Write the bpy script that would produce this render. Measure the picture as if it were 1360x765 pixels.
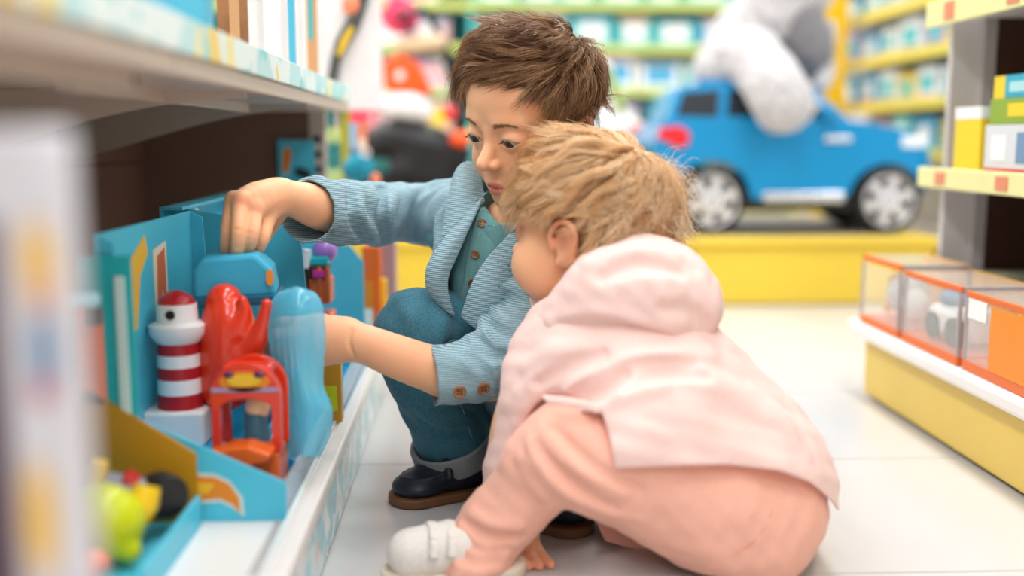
import bpy, bmesh, math, random
import numpy as np
from mathutils import Vector, Matrix, Euler
rnd = random.Random(7)
scene = bpy.context.scene
for o in list(bpy.data.objects): bpy.data.objects.remove(o)
COL = scene.collection

# ---------------------------------------------------------------- camera
FPX = 1400.0; CAMZ = 0.40
YAW = math.radians(2.25); PIT = math.radians(8.05)
c_f = np.array([math.sin(YAW)*math.cos(PIT), math.cos(YAW)*math.cos(PIT), -math.sin(PIT)])
c_r = np.array([math.cos(YAW), -math.sin(YAW), 0.0])
c_u = np.cross(c_r, c_f)
C0 = np.array([0.0, 0.0, CAMZ])
cam = bpy.data.cameras.new('camera'); camo = bpy.data.objects.new('camera', cam); COL.objects.link(camo)
cam.sensor_width = 36.0; cam.lens = 36.0*FPX/1360.0
camo.matrix_world = Matrix(((c_r[0], c_u[0], -c_f[0], 0), (c_r[1], c_u[1], -c_f[1], 0), (c_r[2], c_u[2], -c_f[2], CAMZ), (0, 0, 0, 1)))
cam.clip_start = 0.02
cam.dof.use_dof = True; cam.dof.focus_distance = 1.115; cam.dof.aperture_fstop = 1.45
scene.camera = camo
# ---------------------------------------------------------------- light
vs = scene.view_settings
vs.view_transform = 'Standard'; vs.look = 'None'; vs.gamma = 1.0; vs.exposure = 0.32; vs.use_curve_mapping = False
world = bpy.data.worlds.new('world'); scene.world = world; world.use_nodes = True
wb = world.node_tree.nodes['Background']; wb.inputs[0].default_value = (1.0, 0.99, 0.98, 1); wb.inputs[1].default_value = 0.62
def ceiling_lamp(x, y, sx, sy, power, z=2.9):
    l = bpy.data.lights.new('ceiling_lamp', 'AREA'); l.shape = 'RECTANGLE'; l.size = sx; l.size_y = sy
    l.energy = power; l.color = (1.0, 0.985, 0.968)
    o = bpy.data.objects.new('ceiling_lamp', l); o.location = (x, y, z); COL.objects.link(o)
for x in (-1.5, 0.5, 2.5):
    for y in (-2.4, -0.6, 1.2, 3.0, 4.8): ceiling_lamp(x, y, 0.5, 1.3, 24)

# ---------------------------------------------------------------- helpers
def P(u, v, Y):
    d = c_f + c_r*((u-680.0)/FPX) + c_u*((382.5-v)/FPX)
    return C0 + d*(Y/d[1])
def PX(p):                                   # world metres per pixel at a point
    return float(np.dot(np.asarray(p)-C0, c_f))/FPX
def srgb(h):
    h = h.lstrip('#'); out = []
    for i in (0, 2, 4):
        c = int(h[i:i+2], 16)/255.0
        out.append(c/12.92 if c <= 0.04045 else ((c+0.055)/1.055)**2.4)
    return (out[0], out[1], out[2], 1.0)
MATS = {}
def mat(name, col, rough=0.5, metal=0.0, var=0.0, vscale=40.0, bump=0.0, bscale=200.0, spec=0.5, alpha=1.0,
        trans=0.0, coat=0.0, sheen=0.0, sss=0.0, sssr=(1, .35, .2), attr=None, emit=0.0, ior=1.45):
    if name in MATS: return MATS[name]
    m = bpy.data.materials.new(name); m.use_nodes = True; nt = m.node_tree; b = nt.nodes['Principled BSDF']
    c = srgb(col) if isinstance(col, str) else col
    b.inputs['Base Color'].default_value = c; b.inputs['Roughness'].default_value = rough; b.inputs['Metallic'].default_value = metal
    b.inputs['Specular IOR Level'].default_value = spec; b.inputs['Alpha'].default_value = alpha; b.inputs['IOR'].default_value = ior
    b.inputs['Transmission Weight'].default_value = trans; b.inputs['Coat Weight'].default_value = coat
    b.inputs['Sheen Weight'].default_value = sheen; b.inputs['Sheen Roughness'].default_value = 0.4
    if sss > 0:
        b.inputs['Subsurface Weight'].default_value = 1.0; b.inputs['Subsurface Radius'].default_value = sssr
        b.inputs['Subsurface Scale'].default_value = sss
    if emit > 0:
        b.inputs['Emission Color'].default_value = c; b.inputs['Emission Strength'].default_value = emit
    tc = nt.nodes.new('ShaderNodeTexCoord')
    src = None
    if attr:
        a = nt.nodes.new('ShaderNodeAttribute'); a.attribute_name = attr; src = a.outputs['Color']
        nt.links.new(src, b.inputs['Base Color'])
    if var > 0:
        n = nt.nodes.new('ShaderNodeTexNoise'); n.inputs['Scale'].default_value = vscale; n.inputs['Detail'].default_value = 4
        nt.links.new(tc.outputs['Object'], n.inputs['Vector'])
        mp = nt.nodes.new('ShaderNodeMapRange'); mp.inputs['From Min'].default_value = 0.3; mp.inputs['From Max'].default_value = 0.7
        mp.inputs['To Min'].default_value = 1-var; mp.inputs['To Max'].default_value = 1+var
        nt.links.new(n.outputs['Fac'], mp.inputs['Value'])
        mx = nt.nodes.new('ShaderNodeMix'); mx.data_type = 'RGBA'; mx.blend_type = 'MULTIPLY'; mx.inputs[0].default_value = 1.0
        if src is None: mx.inputs[6].default_value = c
        else: nt.links.new(src, mx.inputs[6])
        nt.links.new(mp.outputs[0], mx.inputs[7]); nt.links.new(mx.outputs[2], b.inputs['Base Color'])
    if bump > 0:
        n2 = nt.nodes.new('ShaderNodeTexNoise'); n2.inputs['Scale'].default_value = bscale; n2.inputs['Detail'].default_value = 3
        nt.links.new(tc.outputs['Object'], n2.inputs['Vector'])
        bp = nt.nodes.new('ShaderNodeBump'); bp.inputs['Strength'].default_value = bump; bp.inputs['Distance'].default_value = 0.001
        nt.links.new(n2.outputs['Fac'], bp.inputs['Height']); nt.links.new(bp.outputs[0], b.inputs['Normal'])
    MATS[name] = m
    return m

def tag(o, label=None, cat=None, group=None, kind=None):
    if label: o['label'] = label
    if cat: o['category'] = cat
    if group: o['group'] = group
    if kind: o['kind'] = kind
    return o
def thing(name, label, cat, loc=(0, 0, 0), rotz=0.0, group=None, kind=None):
    o = bpy.data.objects.new(name, None); COL.objects.link(o)
    o.empty_display_size = 0.05
    o.location = loc; o.rotation_euler = (0, 0, rotz)
    return tag(o, label, cat, group, kind)
def link_mesh(name, me, m, parent=None, smooth=False):
    o = bpy.data.objects.new(name, me); COL.objects.link(o)
    if m is not None: me.materials.append(m)
    if smooth:
        me.polygons.foreach_set('use_smooth', np.ones(len(me.polygons), dtype=bool))
    if parent is not None: o.parent = parent
    return o
def dup(root, loc=None, rotz=None, label=None, parent=None):
    r = root.copy(); COL.objects.link(r)
    if parent is not None: r.parent = parent
    if loc is not None: r.location = loc
    if rotz is not None: r.rotation_euler = (0, 0, rotz)
    if label: r['label'] = label
    for ch in list(root.children): dup(ch, parent=r)
    return r

class MB:
    """collects shapes, then builds ONE mesh object"""
    def __init__(s): s.v = []; s.f = []
    def add(s, vs_, fs_):
        n = len(s.v); s.v += [tuple(map(float, p)) for p in vs_]; s.f += [tuple(i+n for i in f) for f in fs_]
        return s
    def box(s, c, d, rot=None, taper=(1, 1)):
        x, y, z = d[0]/2, d[1]/2, d[2]/2; tx, ty = taper
        p = [(-x, -y, -z), (x, -y, -z), (x, y, -z), (-x, y, -z), (-x*tx, -y*ty, z), (x*tx, -y*ty, z), (x*tx, y*ty, z), (-x*tx, y*ty, z)]
        if rot is not None:
            R = Euler(rot).to_matrix(); p = [R @ Vector(q) for q in p]
        p = [(q[0]+c[0], q[1]+c[1], q[2]+c[2]) for q in p]
        return s.add(p, [(3, 2, 1, 0), (4, 5, 6, 7), (0, 1, 5, 4), (1, 2, 6, 5), (2, 3, 7, 6), (3, 0, 4, 7)])
    def span(s, a, b):
        return s.box([(a[i]+b[i])/2 for i in range(3)], [abs(b[i]-a[i]) for i in range(3)])
    def prism(s, poly, o, ax, ay, az, t):
        """polygon (list of 2-D points) in the frame o, ax, ay, extruded t along az"""
        o, ax, ay, az = map(np.array, (o, ax, ay, az)); n = len(poly)
        a = [o+ax*p[0]+ay*p[1] for p in poly]; b = [q+az*t for q in a]
        fs = [tuple(range(n))[::-1], tuple(range(n, 2*n))]
        for i in range(n): j = (i+1) % n; fs.append((i, j, j+n, i+n))
        return s.add(a+b, fs)
    def loft(s, rings, cap=True, closed=True):
        n = len(rings[0]); vs_ = [q for r in rings for q in r]; fs = []
        for k in range(len(rings)-1):
            for i in range(n if closed else n-1):
                j = (i+1) % n
                fs.append((k*n+i, k*n+j, (k+1)*n+j, (k+1)*n+i))
        if cap: fs.append(tuple(range(n))[::-1]); fs.append(tuple(range((len(rings)-1)*n, len(rings)*n)))
        return s.add(vs_, fs)
    def tube(s, pts, r, sides=8, cap=True):
        pts = [np.array(p, float) for p in pts]; n = len(pts)
        if not hasattr(r, '__len__'): r = [r]*n
        rings = []; ref = None
        for i in range(n):
            t = pts[min(i+1, n-1)]-pts[max(i-1, 0)]; t = t/(np.linalg.norm(t)+1e-12)
            if ref is None: ref = np.array([0, 0, 1.0]) if abs(t[2]) < .9 else np.array([1.0, 0, 0])
            a = ref-t*np.dot(ref, t); a /= np.linalg.norm(a)+1e-12; b = np.cross(t, a); ref = a
            rings.append([pts[i]+r[i]*(a*math.cos(2*math.pi*k/sides)+b*math.sin(2*math.pi*k/sides)) for k in range(sides)])
        return s.loft(rings, cap)
    def lathe(s, prof, c=(0, 0, 0), axis=(0, 0, 1), sides=24):
        """profile of (radius, height) pairs turned about the axis through c"""
        c = np.array(c, float); t = np.array(axis, float); t /= np.linalg.norm(t)
        a = np.array([1.0, 0, 0]) if abs(t[0]) < .9 else np.array([0, 1.0, 0]); a -= t*np.dot(a, t); a /= np.linalg.norm(a); b = np.cross(t, a)
        rings = [[c+t*h+max(r, 1e-5)*(a*math.cos(2*math.pi*k/sides)+b*math.sin(2*math.pi*k/sides)) for k in range(sides)] for r, h in prof]
        return s.loft(rings, True)
    def ball(s, c, r, n=12, rot=None):
        if not hasattr(r, '__len__'): r = (r, r, r)
        R = Euler(rot).to_matrix() if rot is not None else Matrix.Identity(3)
        rings = []
        for i in range(n+1):
            th = math.pi*min(max(i/n, 0.002), 0.998)
            ring = []
            for k in range(2*n):
                ph = math.pi*k/n
                q = R @ Vector((r[0]*math.sin(th)*math.cos(ph), r[1]*math.sin(th)*math.sin(ph), -r[2]*math.cos(th)))
                ring.append((q.x+c[0], q.y+c[1], q.z+c[2]))
            rings.append(ring)
        return s.loft(rings, True)
    def build(s, name, m, parent=None, smooth=False, bevel=0.0, off=None, seg=2):
        me = bpy.data.meshes.new(name); v = s.v
        if off is not None: v = [(p[0]-off[0], p[1]-off[1], p[2]-off[2]) for p in v]
        me.from_pydata(v, [], s.f); me.update()
        bm = bmesh.new(); bm.from_mesh(me); bmesh.ops.recalc_face_normals(bm, faces=bm.faces); bm.to_mesh(me); bm.free()
        o = link_mesh(name, me, m, parent, smooth)
        if bevel > 0:
            md = o.modifiers.new('bevel', 'BEVEL'); md.width = bevel; md.segments = seg; md.limit_method = 'ANGLE'; md.angle_limit = math.radians(40)
        if smooth and not bevel:
            try:
                me.set_sharp_from_angle(angle=math.radians(50))
            except Exception: pass
        return o
def B(name, m, parent, a, b, bevel=0.0, off=None):
    return MB().span(a, b).build(name, m, parent, bevel=bevel, off=off)
# ---------------------------------------------------------------- implicit modelling (smooth blends, then surface nets)
def smin(a, b, k):
    if k <= 0: return np.minimum(a, b)
    h = np.clip(.5+.5*(b-a)/k, 0, 1); return b+(a-b)*h-k*h*(1-h)
def smax(a, b, k): return -smin(-a, -b, k)
class Field:
    def __init__(s, lo, hi, h):
        s.h = h; s.lo = np.array(lo, float); n = np.ceil((np.array(hi, float)-s.lo)/h).astype(int)+1
        s.n = n; s.ax = [(s.lo[i]+h*np.arange(n[i])).astype(np.float32) for i in range(3)]
        s.f = np.full(tuple(n), 0.5, np.float32)
    def sl(s, lo, hi):
        r = []
        for i in range(3):
            a = int(np.clip(math.floor((lo[i]-s.lo[i])/s.h), 0, s.n[i])); b = int(np.clip(math.ceil((hi[i]-s.lo[i])/s.h)+1, 0, s.n[i]))
            r.append(slice(a, max(a, b)))
        return tuple(r)
    def xyz(s, q):
        return s.ax[0][q[0]][:, None, None], s.ax[1][q[1]][None, :, None], s.ax[2][q[2]][None, None, :]
    def op(s, fn, lo, hi, k=0.0, op='u', pad=None):
        m = (k+3*s.h) if pad is None else pad
        q = s.sl(np.array(lo)-m, np.array(hi)+m)
        c = s.f[q]
        if c.size == 0: return s
        d = fn(*s.xyz(q)).astype(np.float32)
        s.f[q] = smin(c, d, k) if op == 'u' else (smax(c, -d, k) if op == 's' else smax(c, d, k))
        return s
    def ell(s, c, r, R=None, k=0.0, op='u'):
        c = np.array(c, float); r = np.array(r if hasattr(r, '__len__') else (r,)*3, float); R = np.eye(3) if R is None else np.array(R)
        mx = np.sqrt(((R*r[None, :])**2).sum(1))
        def fn(x, y, z):
            dx, dy, dz = x-c[0], y-c[1], z-c[2]
            a = [(dx*R[0, i]+dy*R[1, i]+dz*R[2, i])/r[i] for i in range(3)]
            k0 = np.sqrt(a[0]**2+a[1]**2+a[2]**2); k1 = np.sqrt((a[0]/r[0])**2+(a[1]/r[1])**2+(a[2]/r[2])**2)+1e-6
            return k0*(k0-1)/k1
        return s.op(fn, c-mx, c+mx, k, op)
    def cap(s, a, b, r1, r2, k=0.0, op='u', flat=None):
        fn = capfn(a, b, r1, r2, flat); r = max(r1, r2); a = np.array(a); b = np.array(b)
        return s.op(fn, np.minimum(a, b)-r, np.maximum(a, b)+r, k, op)
    def chain(s, pts, rad, k=0.0, op='u', flat=None, n=0, mind=0.0):
        pts = np.array(pts, float); rad = np.array(rad, float) if hasattr(rad, '__len__') else np.full(len(pts), rad)
        if n: pts, rad = smooth_path(pts, rad, n)
        rm = rad.max(); m = k+3*s.h
        Q = s.sl(pts.min(0)-rm-m, pts.max(0)+rm+m)
        sub = s.f[Q]
        if sub.size == 0: return s
        t = np.full(sub.shape, 0.5, np.float32)
        for i in range(len(pts)-1):
            a, b = pts[i], pts[i+1]; r = max(rad[i], rad[i+1])+m
            q = s.sl(np.minimum(a, b)-r, np.maximum(a, b)+r)
            l = tuple(slice(max(q[j].start-Q[j].start, 0), max(min(q[j].stop, Q[j].stop)-Q[j].start, 0)) for j in range(3))
            g = tuple(slice(l[j].start+Q[j].start, l[j].stop+Q[j].start) for j in range(3))
            if t[l].size: t[l] = smin(t[l], capfn(a, b, rad[i], rad[i+1], flat)(*s.xyz(g)), mind)
        s.f[Q] = smin(sub, t, k) if op == 'u' else smax(sub, -t, k)
        return s
    def cutplane(s, p, n, lo=None, hi=None, k=0.0):
        """removes everything on the +n side of the plane, inside a box if one is given"""
        p = np.array(p, float); n = np.array(n, float); n = n/np.linalg.norm(n)
        fn = lambda x, y, z: (x-p[0])*n[0]+(y-p[1])*n[1]+(z-p[2])*n[2]
        if lo is None: q = (slice(None),)*3
        else: q = s.sl(lo, hi)
        s.f[q] = smax(s.f[q], fn(*s.xyz(q)).astype(np.float32), k); return s
    def disp(s, fn, lo=None, hi=None):
        q = (slice(None),)*3 if lo is None else s.sl(lo, hi)
        s.f[q] += fn(*s.xyz(q)).astype(np.float32); return s
    def sample(s, p):
        g = np.clip((p-s.lo)/s.h, 0, np.array(s.n)-1.001); i = g.astype(int); t = g-i; o = 0
        for a in (0, 1):
            for b in (0, 1):
                for c in (0, 1):
                    w = (t[:, 0] if a else 1-t[:, 0])*(t[:, 1] if b else 1-t[:, 1])*(t[:, 2] if c else 1-t[:, 2])
                    o = o+w*s.f[i[:, 0]+a, i[:, 1]+b, i[:, 2]+c]
        return o
    def grad(s, p):
        e = s.h*1.5; g = np.stack([s.sample(p+e*np.eye(3)[i])-s.sample(p-e*np.eye(3)[i]) for i in range(3)], 1)
        return g/(np.linalg.norm(g, axis=1, keepdims=True)+1e-9)
    def ray(s, u, v, y0=0.8, y1=1.5, far=False):
        """where the sight line through a photo pixel meets the surface (None when it misses)"""
        ys = np.arange(y0, y1, 0.0015)
        p = np.stack([P(u, v, y) for y in (y0, y1)]); p = p[0]+(p[1]-p[0])*((ys-y0)/(y1-y0))[:, None]
        ok = ((p > s.lo) & (p < s.lo+s.h*(np.array(s.n)-1))).all(1)
        d = np.where(ok, s.sample(p), 1.0); w = np.where(d < 0)[0]
        return None if len(w) == 0 else p[w[-1] if far else w[0]]
    def mesh(s, smooth=0):
        f = s.f; sg = f < 0; c = np.zeros(tuple(s.n-1), np.int8); sl = (slice(0, -1), slice(1, None))
        for a in (0, 1):
            for b in (0, 1):
                for d in (0, 1): c += sg[sl[a], sl[b], sl[d]]
        act = (c > 0) & (c < 8); I = np.argwhere(act); idx = np.full(act.shape, -1, np.int64); idx[act] = np.arange(len(I))
        acc = np.zeros((len(I), 3)); cnt = np.zeros(len(I))
        for a, b in [(p, q) for p in range(8) for q in (p ^ 1, p ^ 2, p ^ 4) if q > p]:
            oa = np.array([a & 1, a >> 1 & 1, a >> 2 & 1]); ob = np.array([b & 1, b >> 1 & 1, b >> 2 & 1])
            fa = f[tuple((I+oa).T)]; fb = f[tuple((I+ob).T)]; m = (fa < 0) != (fb < 0)
            t = fa[m]/(fa[m]-fb[m]); acc[m] += oa+(ob-oa)*t[:, None]; cnt[m] += 1
        V = s.lo+s.h*(I+acc/cnt[:, None]); Q = []
        for ax in range(3):
            o1, o2 = [(1, 2), (2, 0), (0, 1)][ax]
            a = [slice(None)]*3; b = [slice(None)]*3; a[ax] = slice(0, -1); b[ax] = slice(1, None)
            e = sg[tuple(a)] != sg[tuple(b)]
            E = np.argwhere(e); E = E[(E[:, o1] > 0) & (E[:, o2] > 0) & (E[:, o1] < s.n[o1]-1) & (E[:, o2] < s.n[o2]-1)]
            d1 = np.eye(3, dtype=int)[o1]; d2 = np.eye(3, dtype=int)[o2]
            q = np.stack([idx[tuple((E-d1-d2).T)], idx[tuple((E-d2).T)], idx[tuple(E.T)], idx[tuple((E-d1).T)]], 1)
            flip = ~sg[tuple(E.T)]; q[flip] = q[flip][:, ::-1]; Q.append(q)
        Q = np.concatenate(Q)
        for _ in range(smooth):
            a = np.zeros_like(V); n = np.zeros(len(V))
            for i in range(4):
                j = Q[:, (i+1) % 4]; k = Q[:, i]
                for x_, y_ in ((k, j), (j, k)):
                    n += np.bincount(x_, minlength=len(V))
                    for d in range(3): a[:, d] += np.bincount(x_, weights=V[y_, d], minlength=len(V))
            V = .4*V+.6*a/np.maximum(n, 1)[:, None]
        return V, Q
def capfn(a, b, r1, r2, flat=None):
    a = np.array(a, float); b = np.array(b, float); ba = b-a; L = float(ba@ba)+1e-12
    def fn(x, y, z):
        px, py, pz = x-a[0], y-a[1], z-a[2]
        t = np.clip((px*ba[0]+py*ba[1]+pz*ba[2])/L, 0, 1)
        wx, wy, wz = px-t*ba[0], py-t*ba[1], pz-t*ba[2]
        if flat is not None:
            n, sc = flat; dt = (wx*n[0]+wy*n[1]+wz*n[2])*(1/sc-1); wx = wx+n[0]*dt; wy = wy+n[1]*dt; wz = wz+n[2]*dt
        return np.sqrt(wx*wx+wy*wy+wz*wz)-(r1+(r2-r1)*t)
    return fn
def smooth_path(pts, rad, n):
    pts = np.array(pts, float); m = len(pts)
    if rad is None: rad = np.zeros(m)
    e = np.concatenate([2*pts[:1]-pts[1:2], pts, 2*pts[-1:]-pts[-2:-1]]); r = np.concatenate([rad[:1], rad, rad[-1:]])
    e = np.column_stack([e, r]); out = []
    for i in range(m-1):
        p0, p1, p2, p3 = e[i:i+4]
        for t in np.arange(n)/n:
            out.append(.5*(2*p1+(p2-p0)*t+(2*p0-5*p1+4*p2-p3)*t*t+(3*p1-p0-3*p2+p3)*t**3))
    out.append(e[m]); out = np.array(out)
    return out[:, :3], np.maximum(out[:, 3], 1e-4)
def pchain(*q):
    """(u, v, Y, radius in pixels) -> world points and radii"""
    pts = [P(a[0], a[1], a[2]) for a in q]; return np.array(pts), np.array([a[3]*PX(p) for a, p in zip(q, pts)])
def project(x, y, z):
    dx, dy, dz = x-C0[0], y-C0[1], z-C0[2]
    d = dx*c_f[0]+dy*c_f[1]+dz*c_f[2]
    return 680+FPX*(dx*c_r[0]+dy*c_r[1]+dz*c_r[2])/d, 382.5-FPX*(dx*c_u[0]+dy*c_u[1]+dz*c_u[2])/d, d
def polyfn(poly):
    """a cut line drawn on the cloth: signed distance to a polygon seen along the sight lines"""
    poly = np.array(poly, float)
    def fn(x, y, z):
        u, v, d = project(x, y, z); u, v, d = np.broadcast_arrays(u, v, d)
        D = np.full(u.shape, 1e9); s = np.ones(u.shape); n = len(poly)
        for i in range(n):
            a = poly[i]; b = poly[i-1]; ex, ey = b-a; wx, wy = u-a[0], v-a[1]
            t = np.clip((wx*ex+wy*ey)/(ex*ex+ey*ey), 0, 1); D = np.minimum(D, (wx-ex*t)**2+(wy-ey*t)**2)
            c1 = v >= a[1]; c2 = v < b[1]; c3 = ex*wy > ey*wx
            s = np.where((c1 & c2 & c3) | (~c1 & ~c2 & ~c3), -s, s)
        return s*np.sqrt(D)*d/FPX
    return fn
_ns = np.random.RandomState(3)
_NK = _ns.normal(size=(24, 3)); _NP = _ns.uniform(0, 6.28, 24)
def wob(x, y, z, sc, seed=0, n=5):
    """smooth pseudo noise in about [-1, 1], feature size sc"""
    o = 0
    for i in range(n):
        k = _NK[(i*3+seed*5) % 24]/sc*2.2; o = o+np.sin(k[0]*x+k[1]*y+k[2]*z+_NP[(i+seed*7) % 24])
    return o/n*1.6
def sdf_object(name, V, Q, m, parent, off, cols=None, smooth=True):
    me = bpy.data.meshes.new(name); V = V-np.array(off)
    me.vertices.add(len(V)); me.vertices.foreach_set('co', V.astype(np.float32).ravel())
    me.loops.add(Q.size); me.loops.foreach_set('vertex_index', Q.astype(np.int32).ravel())
    me.polygons.add(len(Q)); me.polygons.foreach_set('loop_start', np.arange(0, Q.size, Q.shape[1], dtype=np.int32))
    me.update(calc_edges=True); me.validate()
    if cols is not None:
        a = me.color_attributes.new('tint', 'FLOAT_COLOR', 'POINT')
        a.data.foreach_set('color', np.column_stack([cols, np.ones(len(cols))]).astype(np.float32).ravel())
    return link_mesh(name, me, m, parent, smooth)
def strands_mesh(S, r0, sides=3, tip=0.25):
    """S: (N, K, 3) strand points -> tapered tubes"""
    N, K, _ = S.shape; T = np.gradient(S, axis=1); T /= np.linalg.norm(T, axis=2, keepdims=True)+1e-12
    ref = np.array([.31, .52, .79]); A = ref-T*(T@ref)[..., None]; A /= np.linalg.norm(A, axis=2, keepdims=True)+1e-9; Bv = np.cross(T, A)
    tp = np.linspace(1, tip, K)[None, :, None]; r = (r0 if np.ndim(r0) == 0 else np.asarray(r0)[:, None, None])*tp
    rings = [S+r*(A*math.cos(2*math.pi*k/sides)+Bv*math.sin(2*math.pi*k/sides)) for k in range(sides)]
    V = np.stack(rings, 2).reshape(-1, 3); base = (np.arange(N)[:, None]*K+np.arange(K-1)[None, :])*sides
    Q = [np.stack([base+k, base+(k+1) % sides, base+sides+(k+1) % sides, base+sides+k], -1).reshape(-1, 4) for k in range(sides)]
    return V, np.concatenate(Q)
# ---------------------------------------------------------------- surface materials
def blotch(name, base, cols, scale=6.0, rough=0.35, smooth=0.0):
    """printed board: flat patches of colour scattered on a base colour"""
    m = mat(name, base, rough); nt = m.node_tree; b = nt.nodes['Principled BSDF']; tc = nt.nodes.new('ShaderNodeTexCoord')
    prev = None
    for i, (c, th, sc) in enumerate(cols):
        mp = nt.nodes.new('ShaderNodeMapping'); mp.inputs['Location'].default_value = (3.1*i+.7, 1.7*i, 2.3*i); nt.links.new(tc.outputs['Object'], mp.inputs[0])
        n = nt.nodes.new('ShaderNodeTexNoise'); n.inputs['Scale'].default_value = scale*sc; n.inputs['Detail'].default_value = 1.0
        nt.links.new(mp.outputs[0], n.inputs['Vector'])
        r = nt.nodes.new('ShaderNodeMapRange'); r.inputs['From Min'].default_value = th; r.inputs['From Max'].default_value = th+.03
        nt.links.new(n.outputs['Fac'], r.inputs['Value'])
        mx = nt.nodes.new('ShaderNodeMix'); mx.data_type = 'RGBA'; nt.links.new(r.outputs[0], mx.inputs[0])
        if prev is None: mx.inputs[6].default_value = srgb(base)
        else: nt.links.new(prev, mx.inputs[6])
        mx.inputs[7].default_value = srgb(c); prev = mx.outputs[2]
    nt.links.new(prev, b.inputs['Base Color'])
    return m
def pegboard(name, base, hole, pitch, rough=0.6):
    """perforated steel sheet: rows of small round holes (a few pixels each)"""
    m = mat(name, base, rough); nt = m.node_tree; b = nt.nodes['Principled BSDF']; tc = nt.nodes.new('ShaderNodeTexCoord')
    vo = nt.nodes.new('ShaderNodeTexVoronoi'); vo.inputs['Scale'].default_value = 1.0/pitch; vo.inputs['Randomness'].default_value = 0.0
    nt.links.new(tc.outputs['Object'], vo.inputs['Vector'])
    r = nt.nodes.new('ShaderNodeMapRange'); r.inputs['From Min'].default_value = .20; r.inputs['From Max'].default_value = .24; nt.links.new(vo.outputs['Distance'], r.inputs['Value'])
    mx = nt.nodes.new('ShaderNodeMix'); mx.data_type = 'RGBA'; mx.inputs[6].default_value = srgb(hole); mx.inputs[7].default_value = srgb(base)
    nt.links.new(r.outputs[0], mx.inputs[0]); nt.links.new(mx.outputs[2], b.inputs['Base Color'])
    return m
M_tile = mat('glazed_floor_tile', '#c6c4c3', 0.20, var=0.03, vscale=3.0, spec=0.5)
M_grout = mat('floor_grout', '#b3a48c', 0.8, var=.1, vscale=80)
M_wall = mat('shop_wall_paint', '#efe6e2', 0.7, var=.03, vscale=2)
M_white = mat('white_shelf_enamel', '#e8e6e4', 0.3, var=.03, vscale=8)
M_beige = mat('beige_shelf_enamel', '#c9b7a9', 0.4, var=.04, vscale=8)
M_brown = mat('brown_back_panel', '#6a4e3f', 0.5, var=.1, vscale=10)
M_brownpeg = pegboard('brown_pegboard', '#74584a', '#a58b7c', 0.0127)
M_greypeg = pegboard('grey_pegboard', '#c9c5c4', '#9d999a', 0.012)
M_steel = mat('grey_steel_upright', '#a9a19b', 0.4, metal=.3)
M_dark = mat('dark_slot', '#241d1b', 0.7)
M_yellow = mat('yellow_kick_board', '#dcbd58', 0.35, var=.04, vscale=6)
M_yellow2 = mat('yellow_platform_board', '#dfc03e', 0.4, var=.03, vscale=4)
M_carpet = mat('grey_platform_carpet', '#8b8784', 0.9, var=.15, vscale=60, bump=.5, bscale=400)
M_lime = mat('pale_yellow_shelf_lip', '#e6e3a4', 0.4, var=.04, vscale=10)
M_strip = blotch('printed_price_strip', '#bfe3e6', [('#e6f1f0', .50, 1.0), ('#8fd3d6', .60, 1.3), ('#f3e29a', .62, 1.1), ('#f0cf6a', .67, 1.1)], 14.0)
M_kick = blotch('printed_kick_plate', '#cfdfe4', [('#8cc9da', .50, 1.0), ('#eef2f3', .55, 1.6), ('#e7a184', .66, 2.0), ('#6fae8e', .69, 1.7)], 16.0, 0.15)

# ---------------------------------------------------------------- floor
fl = B('floor', M_grout, None, (-2.2, -1.2, -0.03), (4.4, 6.6, -0.002)); tag(fl, 'pale glazed shop floor laid with wide tiles', 'floor', kind='structure')
tm = None
for ix in range(-3, 6):
    for iy in range(-5, 16):
        x = 0.30+0.70*ix; y = 1.27+0.35*iy
        if tm is None:
            tm = B('tile', M_tile, fl, (0.001, 0.001, -0.006), (0.699, 0.349, 0.0)); o = tm
        else:
            o = tm.copy(); COL.objects.link(o); o.parent = fl
        o.location = (x, y, 0)
bw = B('wall_back', M_wall, None, (-2.2, 6.5, 0), (4.4, 6.6, 2.9)); tag(bw, 'pale rear wall of the toy shop', 'wall', kind='structure')
rw = B('wall_right', M_wall, None, (4.4, -1.2, 0), (4.5, 6.6, 2.9)); tag(rw, 'pale side wall of the toy shop', 'wall', kind='structure')
lw = B('wall_left', M_wall, None, (-2.3, -1.2, 0), (-2.2, 6.6, 2.9)); tag(lw, 'pale side wall beyond the brown shelf unit', 'wall', kind='structure')

# ---------------------------------------------------------------- shelf unit along the aisle (brown back)
YE = 1.76; YB = -0.35; XB = -0.53
t = thing('gondola_shelf', 'beige and brown store shelf unit with printed price strips and perforated end panel', 'shelf unit', (-0.33, 0.7, 0))
OF = (-0.33, 0.7, 0)
B('kick_plate', M_kick, t, (-0.150, YB, 0.002), (-0.139, YE, 0.066), .002, OF)
B('bottom_deck', M_white, t, (XB, YB, 0.066), (-0.152, YE, 0.080), .002, OF)
B('deck_lip', M_white, t, (-0.152, YB, 0.066), (-0.136, YE, 0.0815), .003, OF)
B('price_rail', mat('clear_price_rail', '#dfe7ea', 0.08, spec=.8), t, (-0.158, YB, 0.080), (-0.1535, YE, 0.0835), .001, OF)
sm = MB()
for i in range(150):
    y = 0.75+i*0.0067
    sm.box((-0.163, y, 0.0803), (0.007, 0.0012, 0.0006))
tag(sm.build('deck_slots', M_dark, t, off=OF), kind='stuff')
B('back_panel', M_brown, t, (XB-.012, YB, 0.066), (XB, YE, 0.4449), 0, OF)
B('upper_back_panel', M_white, t, (XB-.012, YB, 0.4451), (XB, YE, 0.95), 0, OF)
for y in (0.42, 1.08):                                    # sheet joints of the back panel
    B('panel_joint', M_dark, t, (XB, y-.0015, 0.08), (XB+.001, y+.0015, 0.445), 0, OF)
B('panel_joint', M_dark, t, (XB, YB, 0.362), (XB+.0012, YE-.03, 0.3645), 0, OF)
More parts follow.
